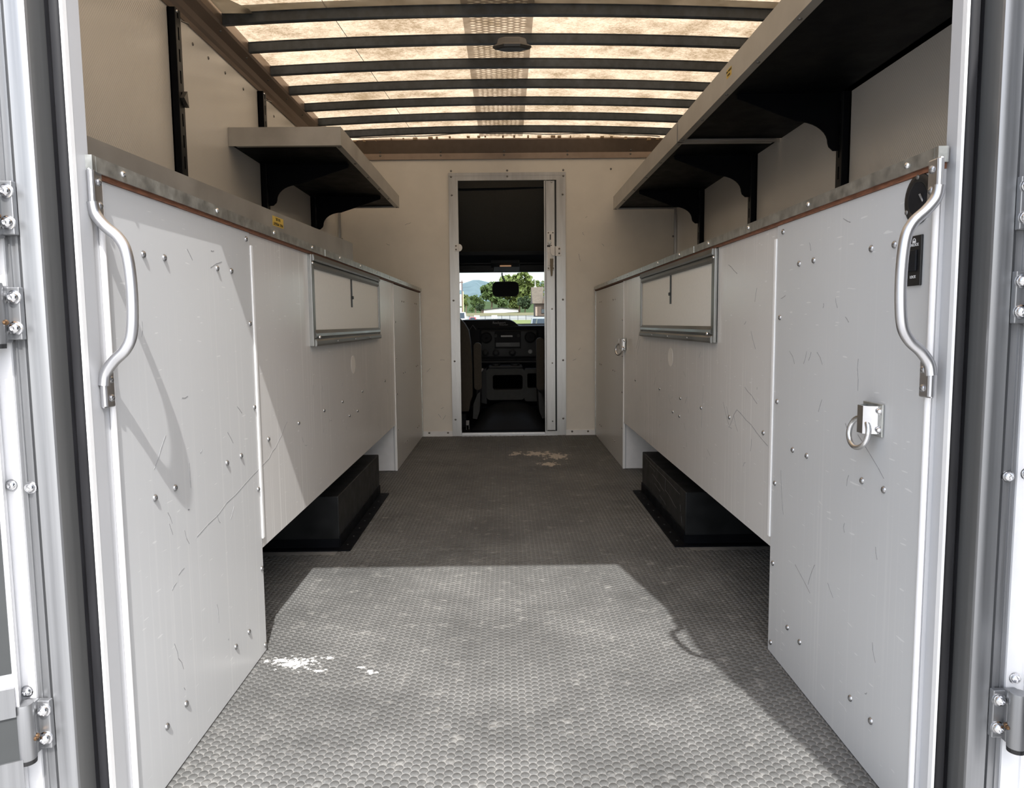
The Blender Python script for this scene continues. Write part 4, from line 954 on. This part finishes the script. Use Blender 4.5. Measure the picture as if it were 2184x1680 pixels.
# brown building with a steep roof and a white pole
Yn = 150
nb = thing('brown_building', (gx(1150, Yn), Yn, gz(673, Yn)), 'brown building with a steep shingled roof at the right', 'building')
build('roof', MB().add([(gx(1137, Yn), Yn, gz(647, Yn, 1137)), (gx(1159, Yn), Yn, gz(647, Yn, 1159)), (gx(1163, Yn), Yn + 5, gz(612, Yn + 5, 1163)), (gx(1136, Yn), Yn + 5, gz(613, Yn + 5, 1136)), (gx(1137, Yn), Yn + 11, gz(648, Yn + 11, 1137)), (gx(1163, Yn), Yn + 11, gz(648, Yn + 11, 1163))], [(0, 1, 2, 3), (3, 2, 5, 4), (0, 3, 4)]), 'shingle', nb)
build('gable', MB().prism([(gx(1157, Yn), gz(648, Yn)), (gx(1176, Yn), gz(648, Yn)), (gx(1166, Yn), gz(613, Yn))], lambda a, b: (a, Yn - .6, b), lambda a, b: (a, Yn + .5, b)), 'siding_brown', nb)
build('wall', MB().box(gx(1143, Yn), gx(1175, Yn), Yn + .5, Yn + 9, gz(674, Yn), gz(647, Yn)), 'siding_brown', nb)
build('stone_pier', MB().box(gx(1143, Yn), gx(1147, Yn), Yn, Yn + .5, gz(674, Yn), gz(655, Yn)), 'stone_tan', nb)
build('window', MB().box(gx(1156, Yn), gx(1163, Yn), Yn + .3, Yn + .5, gz(668, Yn), gz(660, Yn)), 'car_glass', nb)
Yp = 166; xp = gx(1143, Yp); zr_ = gz(613, Yp, 1143)
po = thing('white_pole', (xp, Yp, 2.2), 'tall thin white pole rising behind the brown building roof', 'pole')
build('shaft', MB().lathe((xp, Yp, 2.2), (0, 0, 1), [(.12, 0), (.10, zr_ - 2.2), (.08, zr_ - 1.2), (.05, zr_ - .2), (.02, zr_ + .2)], 8), 'siding_white', po)
build('collar', MB().box(xp - .3, xp + .3, Yp - .3, Yp + .3, zr_ - .05, zr_ + .12), 'siding_white', po)
# roadside sign
Ys = 120
sg = thing('roadside_sign', (gx(986, Ys), Ys, gz(668, Ys)), 'tall roadside sign with stacked white boards at the left', 'sign')
build('frame', MB().box(gx(988, Ys), gx(989.6, Ys), Ys, Ys + .3, gz(668, Ys), gz(598, Ys)).box(gx(968, Ys), gx(991, Ys), Ys - .1, Ys + .3, gz(603, Ys), gz(601, Ys)), 'sign_frame', sg)
build('yellow_post', MB().box(gx(990, Ys), gx(991.6, Ys), Ys + .3, Ys + .5, gz(667, Ys), gz(621, Ys)), 'sign_yellow', sg)
for za, zb in ((618, 604), (652, 627), (667, 655)): build('board', MB().box(gx(968, Ys), gx(987.4, Ys), Ys + .02, Ys + .25, gz(za, Ys), gz(zb, Ys)), 'siding_white', sg)
# fence along the road
fy = 98
fc = thing('wire_fence', (gx(1080, fy), fy, 1.1), 'thin grey wire fence along the road edge', 'fence')
fz = gz(683, fy)
build('rail', MB().tube([(gx(1000, fy), fy, gz(673.6, fy)), (gx(1140, fy), fy, gz(672.8, fy))], .025, 5).tube([(gx(1000, fy), fy, gz(680, fy)), (gx(1140, fy), fy, gz(679, fy))], .012, 5), 'door_grey', fc)
for px in (1003, 1020, 1037, 1054, 1072, 1089, 1106, 1123): build('post', MB().tube([(gx(px, fy), fy, 1.0), (gx(px, fy), fy, gz(672, fy))], .03, 5), 'door_grey', fc)
# cars
def car(px, Y, top, Lx, ztop_h, mat, label, name='car'):
    """a car seen from the front, its nose towards the truck"""
    x = gx(px, Y); zt = gz(top, Y, px); z0 = zt - ztop_h; wd_ = Lx
    t = thing(name, (x, Y, z0), label, 'car')
    k = ztop_h / 1.6
    body = [(0, .35), (0, .75), (.08, .92), (1.1, 1.02), (1.15, 1.02), (4.2, 1.05), (4.35, .9), (4.35, .35)]
    build('body', MB().prism(body, lambda a, b: (x, Y + a, z0 + b * k), lambda a, b: (x + wd_, Y + a, z0 + b * k)), mat, t)
    build('cabin', MB().prism([(1.0, 1.02), (1.75, 1.58), (3.6, 1.6), (4.1, 1.05)], lambda a, b: (x + .08 + (b - 1) * .2, Y + a, z0 + b * k), lambda a, b: (x + wd_ - .08 - (b - 1) * .2, Y + a, z0 + b * k)), mat, t)
    build('windscreen', MB().add([(x + .16, Y + 1.06, z0 + 1.08 * k), (x + wd_ - .16, Y + 1.06, z0 + 1.08 * k), (x + wd_ - .24, Y + 1.66, z0 + 1.53 * k), (x + .24, Y + 1.66, z0 + 1.53 * k)], [(0, 1, 2, 3)]), 'car_glass', t)
    for a in (.12, wd_ - .42): build('headlamp', MB().bbox(x + a, x + a + .30, Y - .03, Y + .05, z0 + .70 * k, z0 + .86 * k, .02), 'siding_white', t)
    build('grille', MB().box(x + .5, x + wd_ - .5, Y - .02, Y + .02, z0 + .5 * k, z0 + .85 * k), 'tyre', t)
    for a in (.0, wd_ - .22):
        for b in (.85, 3.5): build('wheel', MB().lathe((x + a, Y + b, z0 + .33 * k), (1, 0, 0), [(.2, 0), (.33 * k, .02), (.33 * k, .2), (.2, .22)], 14), 'tyre', t)
    return t
car(1133, 64, 677.0, 1.85, 1.75, 'car_silver', 'pale silver car parked by the grass at the right')
car(1144, 52, 679.0, 1.85, 1.60, 'car_dark', 'dark car in front of the silver car at the right')
car(976, 80, 664.5, 1.0, 2.2, 'siding_white', 'white van parked below the roadside sign', 'van')
car(1000, 88, 675.5, 1.0, 1.3, 'car_red', 'red car beside the white van')
for px, lbx in ((1013.5, 'white board standing at the fence, nearer the red car'), (1050.5, 'white board standing at the fence, below the middle of the long white building')):
    bxm = build('white_board', MB().box(gx(px, 96.5), gx(px + 11.5, 96.5), 96.5, 96.9, gz(678.5, 96.5), gz(671.5, 96.5)).box(gx(px + 2, 96.5), gx(px + 2.5, 96.5), 96.6, 96.8, 1.0, gz(678, 96.5)).box(gx(px + 9, 96.5), gx(px + 9.5, 96.5), 96.6, 96.8, 1.0, gz(678, 96.5)), 'siding_white')
    tag(bxm, lbx, 'board')
